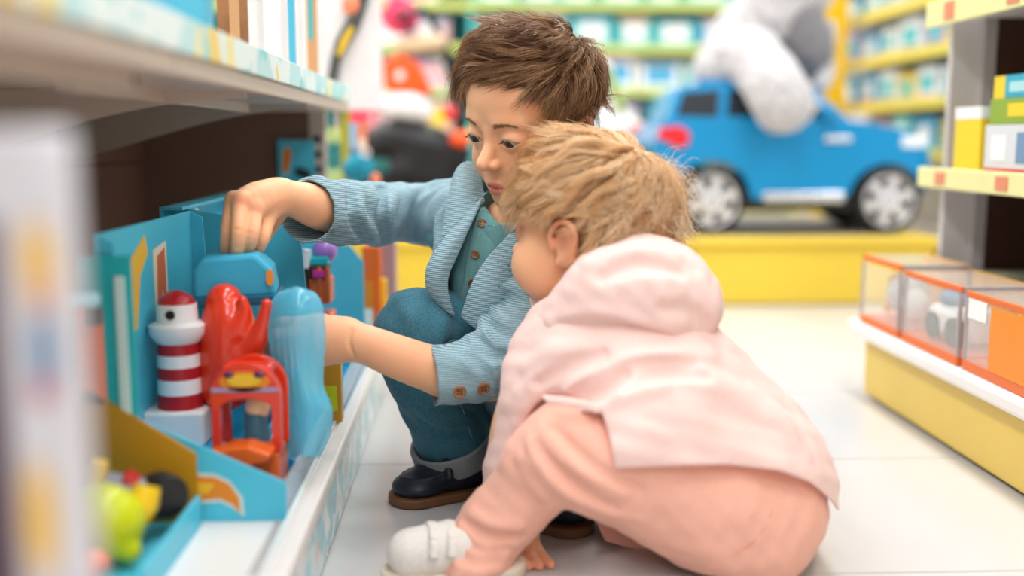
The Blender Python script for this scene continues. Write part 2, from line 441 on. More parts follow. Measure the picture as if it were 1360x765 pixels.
B("end_panel", M_brownpeg, t, (XB, YE-.012, 0.08), (-0.262, YE, 0.445), 0, OF)
up = B('upright', mat('upright_enamel', '#bfb3a8', .4), t, (-0.262, YE-.016, 0.08), (-0.236, YE+.006, 0.445), .001, OF)
for i in range(13):                                       # slots of the upright
    z = 0.10+i*0.0245
    o = B('slot', M_dark, up, (-0.255, YE-.0172, z), (-0.243, YE-.016, z+.011), 0, OF)
# upper shelf
B('shelf_board', M_beige, t, (XB, YB, 0.445), (-0.203, YE, 0.462), .002, OF)
B('shelf_lip', M_beige, t, (-0.206, YB, 0.443), (-0.199, 0.735, 0.4600), .002, OF)
B('shelf_lip', M_beige, t, (-0.206, 0.737, 0.443), (-0.199, YE, 0.4600), .002, OF)
B('price_strip', M_strip, t, (-0.200, YB, 0.4585), (-0.1955, YE, 0.4838), .001, OF)
fb = B('stiffener_bar', M_beige, t, (-0.235, YB, 0.431), (-0.221, 0.73, 0.4455), .001, OF)
B('bar_hole', M_dark, fb, (-0.2215, .715, 0.435), (-0.2205, .722, 0.4415), 0, OF)
B('stiffener_bar', M_beige, t, (-0.300, 0.79, 0.434), (-0.286, 1.42, 0.4455), .001, OF)
def bracket(y):
    pr = []
    n = 14
    for i in range(n+1):
        s = i/n; pr.append((XB+(-0.212-XB)*s, 0.372+0.066*math.sin(s*math.pi/2)**1.3))
    pr += [(-0.212, 0.446), (XB, 0.446)]
    return MB().prism(pr, (0, y, 0), (1, 0, 0), (0, 0, 1), (0, 1, 0), 0.006).build('bracket', M_beige, t, off=OF)
for y in (0.40, 1.02, 1.40): bracket(y)

# ---------------------------------------------------------------- shelf unit across the aisle (yellow kick boards)
t = thing('gondola_shelf', 'white-decked store shelf unit with yellow kick board and grey end panel', 'shelf unit', (0.75, 0.7, 0)); OF = (0.75, 0.7, 0)
YE2 = 1.60
for i, y0 in enumerate((-0.35, 0.40, 1.0)):
    y1 = (0.397, 0.997, YE2)[i]
    B('kick_board', M_yellow, t, (0.617, y0, 0.006), (0.629, y1, 0.092), .002, OF)
B('kick_board', M_yellow, t, (0.629, YE2-.012, 0.006), (1.05, YE2, 0.092), .001, OF)
B('plinth', M_dark, t, (0.63, -0.35, 0.0), (1.05, YE2-.013, 0.02), 0, OF)
B('bottom_deck', M_white, t, (0.596, -0.35, 0.096), (1.06, YE2+.03, 0.118), .006, OF)
B('back_panel', mat('dark_brown_back', '#432618', .5, var=.1, vscale=8), t, (0.90, -0.35, 0.118), (0.912, YE2-.04, 1.3), 0, OF)
B('end_panel', M_greypeg, t, (0.715, YE2-.03, 0.118), (0.905, YE2-.018, 1.3), .001, OF)
B('end_post', mat('grey_post', '#b3afb0', .4), t, (0.755, YE2-.045, 0.118), (0.775, YE2-.03, 1.3), .001, OF)
B('divider_panel', mat('dark_brown_back', '#432618'), t, (0.776, YE2-.04, 0.118), (0.899, YE2-.031, 1.3), 0, OF)
for z0, z1, nm in ((0.328, 0.358, 0), (0.563, 0.60, 1)):
    B('shelf_board', M_white, t, (0.69, -0.35, z0+.012), (0.90, YE2-.046, z1-.006), .001, OF)
    B('shelf_lip', M_lime, t, (0.683, -0.35, z0), (0.690, YE2-.005, z1), .002, OF)
    for k, y in enumerate((1.50, 1.32, 1.08)):
        B('price_tag', mat('red_price_tag', '#d98a6a', .5), t, (0.681, y, z0+.006), (0.6828, y+.03, z1-.006), 0, OF)

# ---------------------------------------------------------------- yellow display platform
t = thing('display_platform', 'low yellow display platform with grey carpet top carrying the toy vehicles', 'platform', (0.42, 2.9, 0)); OF = (0.42, 2.9, 0)
x0, x1, y0, y1, zt = -0.62, 1.12, 2.5, 3.34, 0.165
B('front_board', M_yellow2, t, (x0, y0, 0.004), (x1, y0+.02, zt-.022), .002, OF)
B('side_board', M_yellow2, t, (x1-.02, y0+.021, 0.004), (x1, y1, zt-.022), .002, OF)
B('side_board', M_yellow2, t, (x0, y0+.021, 0.004), (x0+.02, y1, zt-.022), .002, OF)
B('rim', M_yellow2, t, (x0-.012, y0-.012, zt-.021), (x1+.012, y0+.055, zt), .005, OF)
B('rim', M_yellow2, t, (x0-.012, y1-.055, zt-.021), (x1+.012, y1+.012, zt), .005, OF)
B('rim', M_yellow2, t, (x1-.05, y0+.056, zt-.021), (x1+.012, y1-.056, zt), .005, OF)
B('rim', M_yellow2, t, (x0-.012, y0+.056, zt-.021), (x0+.05, y1-.056, zt), .005, OF)
B('carpet', M_carpet, t, (x0+.051, y0+.056, zt-.02), (x1-.051, y1-.056, zt-.001), 0, OF)
PLZ = zt
# ---------------------------------------------------------------- people: shared builders
def frame(yaw, pitch, roll=0.0):
    """columns: own left, forward, up; yaw 0 faces the camera, positive turns to the viewer's left; pitch looks down"""
    a, p, r = map(math.radians, (yaw, pitch, roll))
    rh = np.array([math.cos(YAW), -math.sin(YAW), 0]); fh = np.array([math.sin(YAW), math.cos(YAW), 0]); z = np.array([0, 0, 1.0])
    f = math.cos(p)*(-math.sin(a)*rh-math.cos(a)*fh)-math.sin(p)*z
    l = np.cross(z, f); l /= np.linalg.norm(l); u = np.cross(f, l)
    l2 = l*math.cos(r)+u*math.sin(r); u2 = np.cross(f, l2)
    return np.stack([l2, f, u2], 1)
SKIN = np.array(srgb('#f5bd95')[:3])
class Head:
    """local units are millimetres on a 5 year old; scaled by s into the world"""
    def __init__(s, O, R, sc, h, baby=False, lid=(3.0, -6.0), gaze=(0, 0)):
        s.O = np.array(O); s.R = R; s.s = sc*0.001; s.baby = baby
        lo = s.O-np.array([.135, .135, .165])*sc; hi = s.O+np.array([.135, .135, .135])*sc
        F = s.F = Field(lo, hi, h); k = s.s
        E = lambda c, r, kk=10, op='u', rot=None: F.ell(s.W(c), np.array(r)*k, R if rot is None else R@rot, kk*k, op)
        CP = lambda a, b, r1, r2, kk=5, op='u': F.cap(s.W(a), s.W(b), r1*k, r2*k, kk*k, op)
        CH = lambda pts, r, kk=3, op='u', n=5: F.chain(np.array([s.W(p) for p in pts]), np.array(r)*k, kk*k, op, n=n)
        E((0, -7, 36), (68, 82, 66), 0)                         # cranium
        E((0, 16, 36), (60, 60, 46), 20)                         # forehead
        E((0, 18, -24), (55, 57, 60), 22)                        # face
        E((0, 36, -60), (37, 37, 31), 18)                        # jaw
        ck = 35 if baby else 28
        for sx in (-1, 1):
            E((sx*33, 40, -38-(6 if baby else 0)), (ck-3, ck, ck), 16)    # cheek
        E((0, 61, -80), (15, 13, 12), 14)                        # chin
        CP((0, -24, -48), (0, -26, -112), 37 if not baby else 40, 38, 18)   # neck
        for sx in (-1, 1): E((sx*29, 84, 0), (16, 12, 10), 12, 's')   # eye sockets
        for sx in (-1, 1): CP((sx*15, 71, 17), (sx*40, 62, 16), 5, 4, 16)    # brow
        CH([(0, 71, 6), (0, 74.5, -8), (0, 84.5, -22), (0, 90, -28)], [6, 6.5, 8, 8.4], 9)
        for sx in (-1, 1): E((sx*9.2, 81, -31), (5.6, 7.5, 5.6), 4)
        for sx in (-1, 1): E((sx*4.8, 87.5, -38), (2.5, 3.6, 2.0), 2, 's')
        # mouth
        E((0, 57.5, -61), (24, 17, 15), 10)
        CH([(-17, 67.5, -61), (-9, 74, -58), (-3, 75.6, -56.3), (0, 75.4, -57.1), (3, 75.6, -56.3), (9, 74, -58), (17, 67.5, -61)], [1.4, 2.6, 2.9, 2.7, 2.9, 2.6, 1.4], 3)
        CH([(-15, 68, -62.5), (-8, 73.2, -65), (0, 74.8, -66), (8, 73.2, -65), (15, 68, -62.5)], [1.4, 3.2, 3.6, 3.2, 1.4], 3)
        CH([(-16.5, 70.5, -61.5), (-8, 77, -61.5), (0, 79, -61.8), (8, 77, -61.5), (16.5, 70.5, -61.5)], [.9, 1.5, 1.7, 1.5, .9], 1.2, 's')
        # eyelids: a shell over the eyeball, then the almond opening cut through it
        s.eyes = []; up, dn = lid
        for sx in (-1, 1):
            ec = np.array([sx*28.0, 63.0, -3.0]); s.eyes.append(s.W(ec))
            E(ec, (15.6, 14.4, 14.4), 5)
            def opening(x, y, z, ec=ec, sx=sx):
                lx, ly, lz = s.L(x, y, z); dx = (lx-ec[0]); q = np.clip(1-(dx/13.0)**2, -1, 1)
                zu = ec[2]-2.2+(up+2.2)*q+0.06*dx*sx; zl = ec[2]-2.2+(dn+2.2)*q+0.06*dx*sx
                return np.maximum(np.maximum(lz-zu, zl-lz), ec[1]+3-ly)*k
            w = s.W(ec+np.array([0, 8, 0]))
            F.op(opening, w-.018*sc, w+.018*sc, .0009, 's', pad=0)
        # ears
        for sx in (-1, 1):
            er = Matrix.Rotation(math.radians(sx*22), 3, 'Z'); er = np.array(er)
            es = 1.28 if baby else .6; E((sx*66, -8, -15), (6*es, 13*es, 20*es), 5, 'u', er)
            E((sx*(72+(3 if baby else 0)), -4, -13), (5*es, 8*es, 12*es), 4, 's', er)
            CH([(sx*68, 7, -20), (sx*71, 7, -5), (sx*73, -4, 5), (sx*74, -16, 1), (sx*72, -18, -12), (sx*69, -10, -26), (sx*67, 0, -32)] if not baby else [(sx*68, 9, -22), (sx*72, 9, -3), (sx*75, -4, 10), (sx*77, -20, 5), (sx*75, -23, -12), (sx*71, -14, -29), (sx*68, -1, -37)], [2.6, 3, 3.2, 3.4, 3.2, 3.8, 4.4], 3)
            E((sx*68.5, 7.5, -15), (4, 4, 6), 3)
    def W(s, p):
        p = np.array(p, float)
        if s.baby and p[2] < 0: p = p*np.array([1, 1, .86])
        return s.O+s.R@(p*s.s)
    def L(s, x, y, z):
        dx, dy, dz = x-s.O[0], y-s.O[1], z-s.O[2]; k = 1/s.s; R = s.R
        l = [(dx*R[0, i]+dy*R[1, i]+dz*R[2, i])*k for i in range(3)]
        if s.baby: l[2] = np.where(l[2] < 0, l[2]/.86, l[2])
        return l
    def Lp(s, V):
        q = ((V-s.O)@s.R)/s.s
        if s.baby: q[:, 2] = np.where(q[:, 2] < 0, q[:, 2]/.86, q[:, 2])
        return q
    def hairline(s, V, pts):
        q = s.Lp(V); az = np.degrees(np.arctan2(np.abs(q[:, 0]), q[:, 1]+10)); return q[:, 2]-np.interp(az, pts[0], pts[1])
    def tint(s, V, hairpts, haircol, soft=6.0):
        q = s.Lp(V); c = np.tile(SKIN, (len(V), 1))
        def blend(w, col): 
            nonlocal c
            w = np.clip(w, 0, 1)[:, None]; c = c*(1-w)+np.array(srgb(col)[:3])*w
        for sx in (-1, 1): blend(.55*np.exp(-(((q[:, 0]-sx*36)/20)**2+((q[:, 1]-56)/28)**2+((q[:, 2]+36)/17)**2)), '#e29a80')
        blend(.35*np.exp(-((q[:, 0]/12)**2+((q[:, 1]-90)/14)**2+((q[:, 2]+32)/10)**2)), '#e39a80')
        for sx in (-1, 1):                                       # lids and inner corners a little rosier
            blend(.35*np.exp(-(((q[:, 0]-sx*28)/17)**2+((q[:, 1]-72)/16)**2+((q[:, 2]+3)/9)**2)), '#cf917c')
            blend(.5*(np.abs(q[:, 0]) > 62)*np.exp(-(((q[:, 1]+8)/26)**2+((q[:, 2]+4)/30)**2)), '#e39a7c')
        # lips
        lx = q[:, 0]/17.5; zt = -54.4+1.5*np.abs(lx)-7*lx**2; zb = -69.4+8.5*lx**2
        w = np.clip((zt-q[:, 2])/1.6+.5, 0, 1)*np.clip((q[:, 2]-zb)/1.8+.5, 0, 1)*(np.abs(lx) < 1.0)*(q[:, 1] > 62)
        blend(w*.85, '#d9786c')
        w = np.exp(-((q[:, 2]+61.6)/1.0)**2)*(np.abs(lx) < .93)*(q[:, 1] > 62); blend(w*.8, '#9a4a42')
        hl = s.hairline(V, hairpts); wob_ = wob(q[:, 0], q[:, 1], q[:, 2], 6.0)*3
        w = np.clip((hl+wob_)/soft, 0, 1)*((np.abs(q[:, 0]) < 66) | (q[:, 2] > 22)); blend(w*.9, haircol)
        return c
def eye_parts(H, parent, off, gaze, iriscol):
    """eyeball with an iris and a pupil; gaze in the head's own frame (left, up) degrees"""
    k = H.s; a, b = math.radians(gaze[0]), math.radians(gaze[1])
    d = H.R@np.array([math.sin(a)*math.cos(b), math.cos(a)*math.cos(b), math.sin(b)])
    for c in H.eyes:
        e = MB().ball(c, 13.0*k, 14).build('eye', mat('eye_white', '#dfd9d3', .08, spec=.6), parent, True, off=off)
        r = 13.0*k
        ir = MB().lathe([(math.sin(t)*r*1.006, math.cos(t)*r*1.006) for t in np.linspace(.50, .001, 8)], c, d, 28).build('iris', mat('iris_'+iriscol, iriscol, .05, spec=.8, var=.3, vscale=900), e, True, off=off)
        MB().lathe([(math.sin(t)*r*1.012, math.cos(t)*r*1.012) for t in np.linspace(.22, .001, 6)], c, d, 20).build('pupil', mat('pupil_black', '#0b0908', .03, spec=.9), e, True, off=off)
def comb(H, roots, dirs, length, height, nseg, lift=0.15, rs=None, curl=0.0, curlf=1.0, stiff=0.0, grav=0.0, colh=None):
    """grows strands over the head surface; all arguments per strand (world metres)"""
    F = H.F; p = roots.copy(); d = dirs/(np.linalg.norm(dirs, axis=1, keepdims=True)+1e-9); out = [p.copy()]; N = len(p)
    ds = length/nseg; g = roots*1000; ph = 4*wob(g[:, 0], g[:, 1], g[:, 2], 26, 2)+rs.normal(size=N)*.35; ph2 = 4*wob(g[:, 0], g[:, 1], g[:, 2], 26, 4)+rs.normal(size=N)*.35
    for i in range(nseg):
        t = (i+1)/nseg; n = F.grad(p); tang = d-n*np.sum(d*n, 1)[:, None]*(1-stiff)
        side = np.cross(n, tang)
        tang = tang/(np.linalg.norm(tang, axis=1, keepdims=True)+1e-9)
        w = curl*np.sin(curlf*t*6.28+ph); w2 = curl*.6*np.sin(curlf*t*6.28*1.3+ph2)
        mv = tang+side*np.reshape(w, (-1, 1))+n*(lift*(1-t)+np.reshape(w2, (-1, 1)))
        mv[:, 2] -= grav*t
        mv /= np.linalg.norm(mv, axis=1, keepdims=True)+1e-9
        p = p+mv*ds[:, None]; dist = F.sample(p); n = F.grad(p)
        want = height*min(1.0, 1.6*t)
        dl = want-dist; fix = np.where(dist < want, dl, np.where(dist > want*1.5+.002, -.35*(dist-want*1.5-.002), 0)); fix = np.where(dist > .03, 0, fix)
        p = p+n*fix[:, None]; out.append(p.copy()); d = .6*d+.4*mv
    return np.stack(out, 1)
def cloth_ribbed(name, col, dark, pitch, axis, rough=.85, bump=.5):
    """woven cloth with fine raised cords a couple of millimetres apart"""
    m = mat(name, col, rough, sheen=.25, spec=.2); nt = m.node_tree; b = nt.nodes['Principled BSDF']
    tc = nt.nodes.new('ShaderNodeTexCoord'); mp = nt.nodes.new('ShaderNodeMapping'); mp.inputs['Rotation'].default_value = axis
    nt.links.new(tc.outputs['Object'], mp.inputs[0])
    w = nt.nodes.new('ShaderNodeTexWave'); w.bands_direction = 'Z'; w.inputs['Scale'].default_value = 2*math.pi/(20*pitch); w.inputs['Distortion'].default_value = 1.2
    w.inputs['Detail'].default_value = 2; w.inputs['Detail Scale'].default_value = 1.5
    nt.links.new(mp.outputs[0], w.inputs[0])
    n = nt.nodes.new('ShaderNodeTexNoise'); n.inputs['Scale'].default_value = 700; nt.links.new(tc.outputs['Object'], n.inputs['Vector'])
    n3 = nt.nodes.new('ShaderNodeTexNoise'); n3.inputs['Scale'].default_value = 22; nt.links.new(tc.outputs['Object'], n3.inputs['Vector'])
    a = nt.nodes.new('ShaderNodeMath'); a.operation = 'MULTIPLY_ADD'; nt.links.new(n.outputs['Fac'], a.inputs[0]); a.inputs[1].default_value = .7; nt.links.new(w.outputs['Fac'], a.inputs[2])
    r = nt.nodes.new('ShaderNodeMapRange'); r.inputs['From Min'].default_value = .25; r.inputs['From Max'].default_value = 1.25; nt.links.new(a.outputs[0], r.inputs['Value'])
    mx = nt.nodes.new('ShaderNodeMix'); mx.data_type = 'RGBA'; mx.inputs[6].default_value = srgb(dark); mx.inputs[7].default_value = srgb(col)
    nt.links.new(r.outputs[0], mx.inputs[0]); nt.links.new(mx.outputs[2], b.inputs['Base Color'])
    bp = nt.nodes.new('ShaderNodeBump'); bp.inputs['Strength'].default_value = bump; bp.inputs['Distance'].default_value = .0012
    nt.links.new(a.outputs[0], bp.inputs['Height']); nt.links.new(bp.outputs[0], b.inputs['Normal'])
    return m
def crease(F, pts, r, k, op='u', sink=.5, n=4, y=(0.8, 1.5)):
    """a fold (op u) or groove (op s) laid on the cloth along a line"""
    q = [F.ray(u, v, *y) for u, v in pts]; q = [p for p in q if p is not None]
    if len(q) < 2: return
    q = np.array(q); g = F.grad(q); q = q-g*(r*sink if op == 'u' else -r*sink); rad = np.full(len(q), r); rad[0] = rad[-1] = r*.6
    F.chain(q, rad, k, op, n=n)
def button(parent, F, u, v, r, m, off, y=(0.8, 1.5), push=.0008):
    p = F.ray(u, v, *y)
    if p is None: return
    n = F.grad(p[None])[0]; b = MB().lathe([(.01*r, -.001), (r, -.001), (r, .0012), (r*.85, .0018), (r*.7, .0011), (.01*r, .0011)], p+n*push, n, 20).build('button', m, parent, True, off=off)
    a = np.cross(n, [0, 0, 1.0]); a /= np.linalg.norm(a); c = np.cross(n, a); h = MB()
    for i in (-1, 1):
        for j in (-1, 1): h.lathe([(.0001, .0), (r*.13, .0), (r*.13, .0005), (.0001, .0005)], p+n*(push+.0011)+(a*i+c*j)*r*.24, n, 8)
    h.build('button_holes', mat('button_hole_dark', '#2c1c12', .8), b, off=off)

def locks(H, roots, groots, G, rs, pinch=.75, jitter=.0006):
    """strands follow their nearest guide lock and gather towards its tip"""
    gi = np.empty(len(roots), int); 
    for i in range(0, len(roots), 2000): gi[i:i+2000] = np.argmin(((roots[i:i+2000, None]-groots[None])**2).sum(2), 1)
    K = G.shape[1]; t = np.linspace(0, 1, K); ln = rs.uniform(.72, 1.0, len(roots))
    tt = t[None]*ln[:, None]*(K-1); a = np.minimum(tt.astype(int), K-2); f = (tt-a)[..., None]
    base = G[gi[:, None], a]*(1-f)+G[gi[:, None], a+1]*f
    S = base+(roots-groots[gi])[:, None]*(1-pinch*t[None, :, None]**.9)
    S = S+rs.normal(size=(len(roots), 1, 3))*jitter*np.sqrt(t)[None, :, None]*2
    lift = rs.uniform(0, .003, len(roots))
    for k in range(1, K):
        p = S[:, k]; d = H.F.sample(p); n = H.F.grad(p); want = .0008+lift*t[k]; S[:, k] = p+n*np.where(d < want, want-d, 0)[:, None]
    return S, gi
# ---------------------------------------------------------------- the boy
BO = (0.06, 1.15, 0.0)
boy = thing('person', 'boy squatting in blue ribbed shirt jacket, jeans and navy shoes, reaching into toy box', 'person', BO)
M_skin = mat('skin', '#edbb9c', .48, attr='tint', sss=.0035, bump=.08, bscale=900, spec=.35)
HB = Head(P(709, 157, 1.17), frame(46, 17, -7), .93, .00125, lid=(2.5, -6.8))
hairpts_b = ([0, 25, 45, 60, 72, 84, 92, 105, 130, 180], [66, 64, 55, 40, 8, -14, -8, -4, -30, -46])
pieces = []
V, Q = HB.F.mesh(1); pieces.append((V, Q, HB.tint(V, hairpts_b, '#5a3d29')))
def limb_tint(V, tips):
    c = np.tile(SKIN, (len(V), 1))
    for p, r in tips:
        w = (.38*np.exp(-(np.linalg.norm(V-p, axis=1)/r)**2))[:, None]; c = c*(1-w)+np.array(srgb('#dd8f78')[:3])*w
    return c
def build_hand(fore, metas, fingers, h, kpx=7):
    pf, rf = pchain(*fore); allp = [pf]
    fl = [pchain(*q) for q in fingers]; ml = [pchain(*q) for q in metas]
    A = np.concatenate([pf]+[a for a, _ in fl]+[a for a, _ in ml]); F = Field(A.min(0)-.045, A.max(0)+.045, h); px = .00076
    F.chain(pf, rf, 0, n=6)
    for a, r in ml: F.chain(a, r, kpx*px*1.3, n=3)
    G = Field(F.lo, F.lo+F.h*(F.n-1), h)
    for a, r in fl:
        F.chain(a, r, 3.2*px, n=4)
    return F, [a[-1] for a, _ in fl], fl
# right hand, reaching over the blue toy
fore = [(470, 282, 1.20, 33), (430, 276, 1.14, 31), (402, 268, 1.11, 26), (382, 261, 1.09, 22), (366, 258, 1.078, 20)]
metas = [[(372, 257, 1.08, 18), (338, 258, 1.06, 15), (308, 269, 1.047, 10)], [(372, 258, 1.08, 18), (342, 260, 1.055, 16), (320, 269, 1.04, 11.5)],
         [(370, 262, 1.08, 18), (352, 268, 1.06, 16), (337, 281, 1.045, 12)], [(370, 266, 1.085, 16), (360, 279, 1.07, 14), (354, 293, 1.062, 11)]]
fing = [[(307, 270, 1.047, 9.5), (302, 300, 1.034, 8.5), (300, 322, 1.036, 7.6), (299, 343, 1.045, 6.2)],
        [(319, 270, 1.040, 11), (317, 303, 1.022, 10.2), (316, 328, 1.024, 9.2), (314, 347, 1.034, 7.6)],
        [(337, 282, 1.045, 11.5), (335, 308, 1.028, 10.2), (331, 325, 1.032, 9), (326, 338, 1.045, 7.5)],
        [(354, 294, 1.062, 10.5), (350, 313, 1.050, 9.4), (345, 326, 1.052, 8.4), (340, 336, 1.06, 7.2)],
        [(372, 276, 1.10, 14), (358, 302, 1.115, 10.5), (345, 322, 1.11, 9.2), (334, 338, 1.10, 7.6)]]
FR, tips, fl = build_hand(fore, metas, fing, .00115)
for (u, v) in ((308, 262), (320, 263), (338, 274)):              # knuckles stand out a little
    p = FR.ray(u, v, .95, 1.25)
    if p is not None: FR.ell(p+np.array([0, .004, 0]), (.0062, .0055, .0058), None, .006)
for a, r in fl[:4]:                                              # creases over the finger joints
    for t in (1, 2):
        p = a[t]-np.array([0, r[t]*1.05, 0]); FR.ell(p, (.005, .0008, .0009), None, .0012, 's')
V, Q = FR.mesh(1); pieces.append((V, Q, limb_tint(V, [(p, .013) for p in tips]+[(P(320, 264, 1.03), .01), (P(338, 275, 1.03), .01)])))
# left forearm and hand, closed round the far side of the clear scoop
fore = [(650, 497, 1.06, 36), (600, 497, 1.05, 34), (568, 488, 1.045, 31), (525, 473, 1.04, 29), (490, 459, 1.042, 26.5), (462, 451, 1.045, 27)]
metas = [[(458, 444, 1.045, 22), (428, 436, 1.045, 19), (398, 432, 1.05, 12)], [(458, 448, 1.045, 22), (426, 446, 1.04, 20), (392, 446, 1.045, 13)],
         [(458, 453, 1.045, 22), (426, 458, 1.04, 20), (394, 462, 1.045, 12.5)], [(460, 458, 1.045, 20), (430, 470, 1.045, 17), (400, 477, 1.05, 11)]]
fing = [[(398, 432, 1.05, 11), (374, 430, 1.06, 9.5), (362, 436, 1.08, 8.5), (366, 442, 1.095, 7.5)], [(392, 446, 1.045, 11.5), (366, 446, 1.055, 10), (354, 450, 1.078, 9), (360, 454, 1.095, 7.8)],
        [(394, 462, 1.045, 11), (370, 464, 1.055, 9.8), (358, 467, 1.078, 8.8), (363, 470, 1.095, 7.6)], [(400, 477, 1.05, 10), (380, 480, 1.06, 8.6), (370, 482, 1.08, 7.6), (374, 484, 1.095, 6.6)],
        [(445, 436, 1.06, 14), (424, 426, 1.085, 11), (404, 428, 1.105, 9.6), (390, 434, 1.11, 8)]]
FL, tips, fl = build_hand(fore, metas, fing, .0012)
crease(FL, [(470, 472), (464, 454), (468, 438)], .0011, .004, 's', .5, y=(.95, 1.2))
V, Q = FL.mesh(1); pieces.append((V, Q, limb_tint(V, [(p, .013) for p in tips])))
# torso and legs inside the clothes
FT = Field(P(720, 400, 1.25)-np.array([.34, .30, .34]), P(720, 400, 1.25)+np.array([.26, .24, .2]), .005)
for q, kk in (([(735, 560, 1.30, 70), (705, 450, 1.25, 66), (680, 360, 1.21, 58), (672, 300, 1.19, 36)], 0), ([(660, 330, 1.2, 35), (590, 285, 1.25, 30), (540, 285, 1.27, 28), (470, 282, 1.2, 27)], .02),
              ([(700, 340, 1.19, 35), (700, 420, 1.1, 30), (670, 480, 1.06, 30), (630, 497, 1.055, 28)], .02), ([(710, 530, 1.31, 58), (620, 470, 1.22, 50), (552, 442, 1.14, 42), (580, 520, 1.16, 36), (612, 600, 1.18, 28)], .02),
              ([(760, 560, 1.27, 58), (720, 490, 1.14, 42), (725, 580, 1.12, 34), (735, 670, 1.1, 24)], .02)):
    a, r = pchain(*q); FT.chain(a, r, kk, n=4)
V, Q = FT.mesh(1); pieces.append((V, Q, np.tile(SKIN, (len(V), 1))))
n = 0; VV = []; QQ = []; CC = []
for V, Q, C in pieces: VV.append(V); QQ.append(Q+n); CC.append(C); n += len(V)
bodyo = sdf_object('body', np.concatenate(VV), np.concatenate(QQ), M_skin, boy, BO, np.concatenate(CC))
eye_parts(HB, boy, BO, (6, -22), '#3b2a20')
# ------------------------------------------------ hair
def scalp_roots(H, V, N, hairpts, rs, margin=0.0, keep=None):
    hl = H.hairline(V, hairpts); ok = hl > margin; q = H.Lp(V); ok &= (np.abs(q[:, 0]) < 67) | (q[:, 2] > 18)
    if keep is not None: ok &= keep(q)
    I = np.where(ok)[0]; I = rs.choice(I, N, replace=len(I) < N); return V[I], H.Lp(V[I]), hl[I]
def to_world(H, d): return d@H.R.T
def hair_mat(name, rough=.38):
    return mat(name, '#6b4a35', rough, attr='tint', spec=.45)
def strand_cols(rs, n, per, cols):
    c = np.array([srgb(x)[:3] for x in cols]); i = rs.uniform(0, len(cols)-1.001, n); a = i.astype(int); t = (i-a)[:, None]
    return np.repeat(c[a]*(1-t)+c[a+1]*t, per, axis=0)
rs = np.random.RandomState(11)
Vh = pieces[0][0]
def boy_guides(N):
    r, q, hl = scalp_roots(HB, Vh, N, hairpts_b, rs, -2)
    crown = np.array([14.0, -66, 84]); away = q-crown; away /= np.linalg.norm(away, axis=1, keepdims=True)
    top = np.clip((q[:, 2]-34)/40, 0, 1)[:, None]; front = np.clip((q[:, 1]+20)/70, 0, 1)[:, None]
    clump = np.stack([wob(q[:, 0], q[:, 1], q[:, 2], 22, i) for i in (1, 2, 3)], 1)
    rightt = np.clip((-q[:, 0]-10)/40, 0, 1)[:, None]            # the side the fringe is swept to
    sweep = np.array([-1.0, .15, .05])*(1-rightt)+np.array([-.45, .25, -.75])*rightt
    dl = away*(.75-.45*front*top)+top*sweep*(.35+.9*front)+(1-top)*np.array([0, -.30, -.80])+clump*.30+rs.normal(size=q.shape)*.10
    L = (.030+.034*top[:, 0])*rs.uniform(.75, 1.12, len(q))*np.clip(.5+hl/34, .5, 1)
    L = np.where((q[:, 2] < 48) & (np.abs(q[:, 0]) > 46) & (q[:, 1] < 25), .056*rs.uniform(.8, 1.1, len(q)), L)
    L = np.where(q[:, 1] < -30, np.maximum(L, .044), L)
    Hh = (.0035+.021*top[:, 0]**1.5*np.clip((hl+2)/20, .3, 1))*rs.uniform(.35, 1.0, len(q))*(1+.18*clump[:, 0])
    return r, comb(HB, r, to_world(HB, dl), L, Hh, 10, lift=.35, rs=rs, curl=.12, curlf=.8)
gr, G = boy_guides(1500)
r, q, hl = scalp_roots(HB, Vh, 17000, hairpts_b, rs, -2)
S, gi = locks(HB, r, gr, G, rs, .5, .0009)
V, Q = strands_mesh(S, rs.uniform(.00030, .00048, len(S)), 3, .3)
gcol = rs.normal(size=len(gr))*.13
cl = np.clip(.50+gcol[gi]+.22*wob(q[:, 0], q[:, 1], q[:, 2], 30, 2)+rs.normal(size=len(q))*.14, 0, .999)
pal = np.array([srgb(x)[:3] for x in ('#4e3322', '#7a5338', '#a67c56', '#d8b48a')]); ii = cl*3; a = ii.astype(int); tt = (ii-a)[:, None]
hc = np.repeat(pal[a]*(1-tt)+pal[np.minimum(a+1, 3)]*tt, 33, axis=0)
sdf_object('hair', V, Q, hair_mat('brown_hair'), boy, BO, hc)
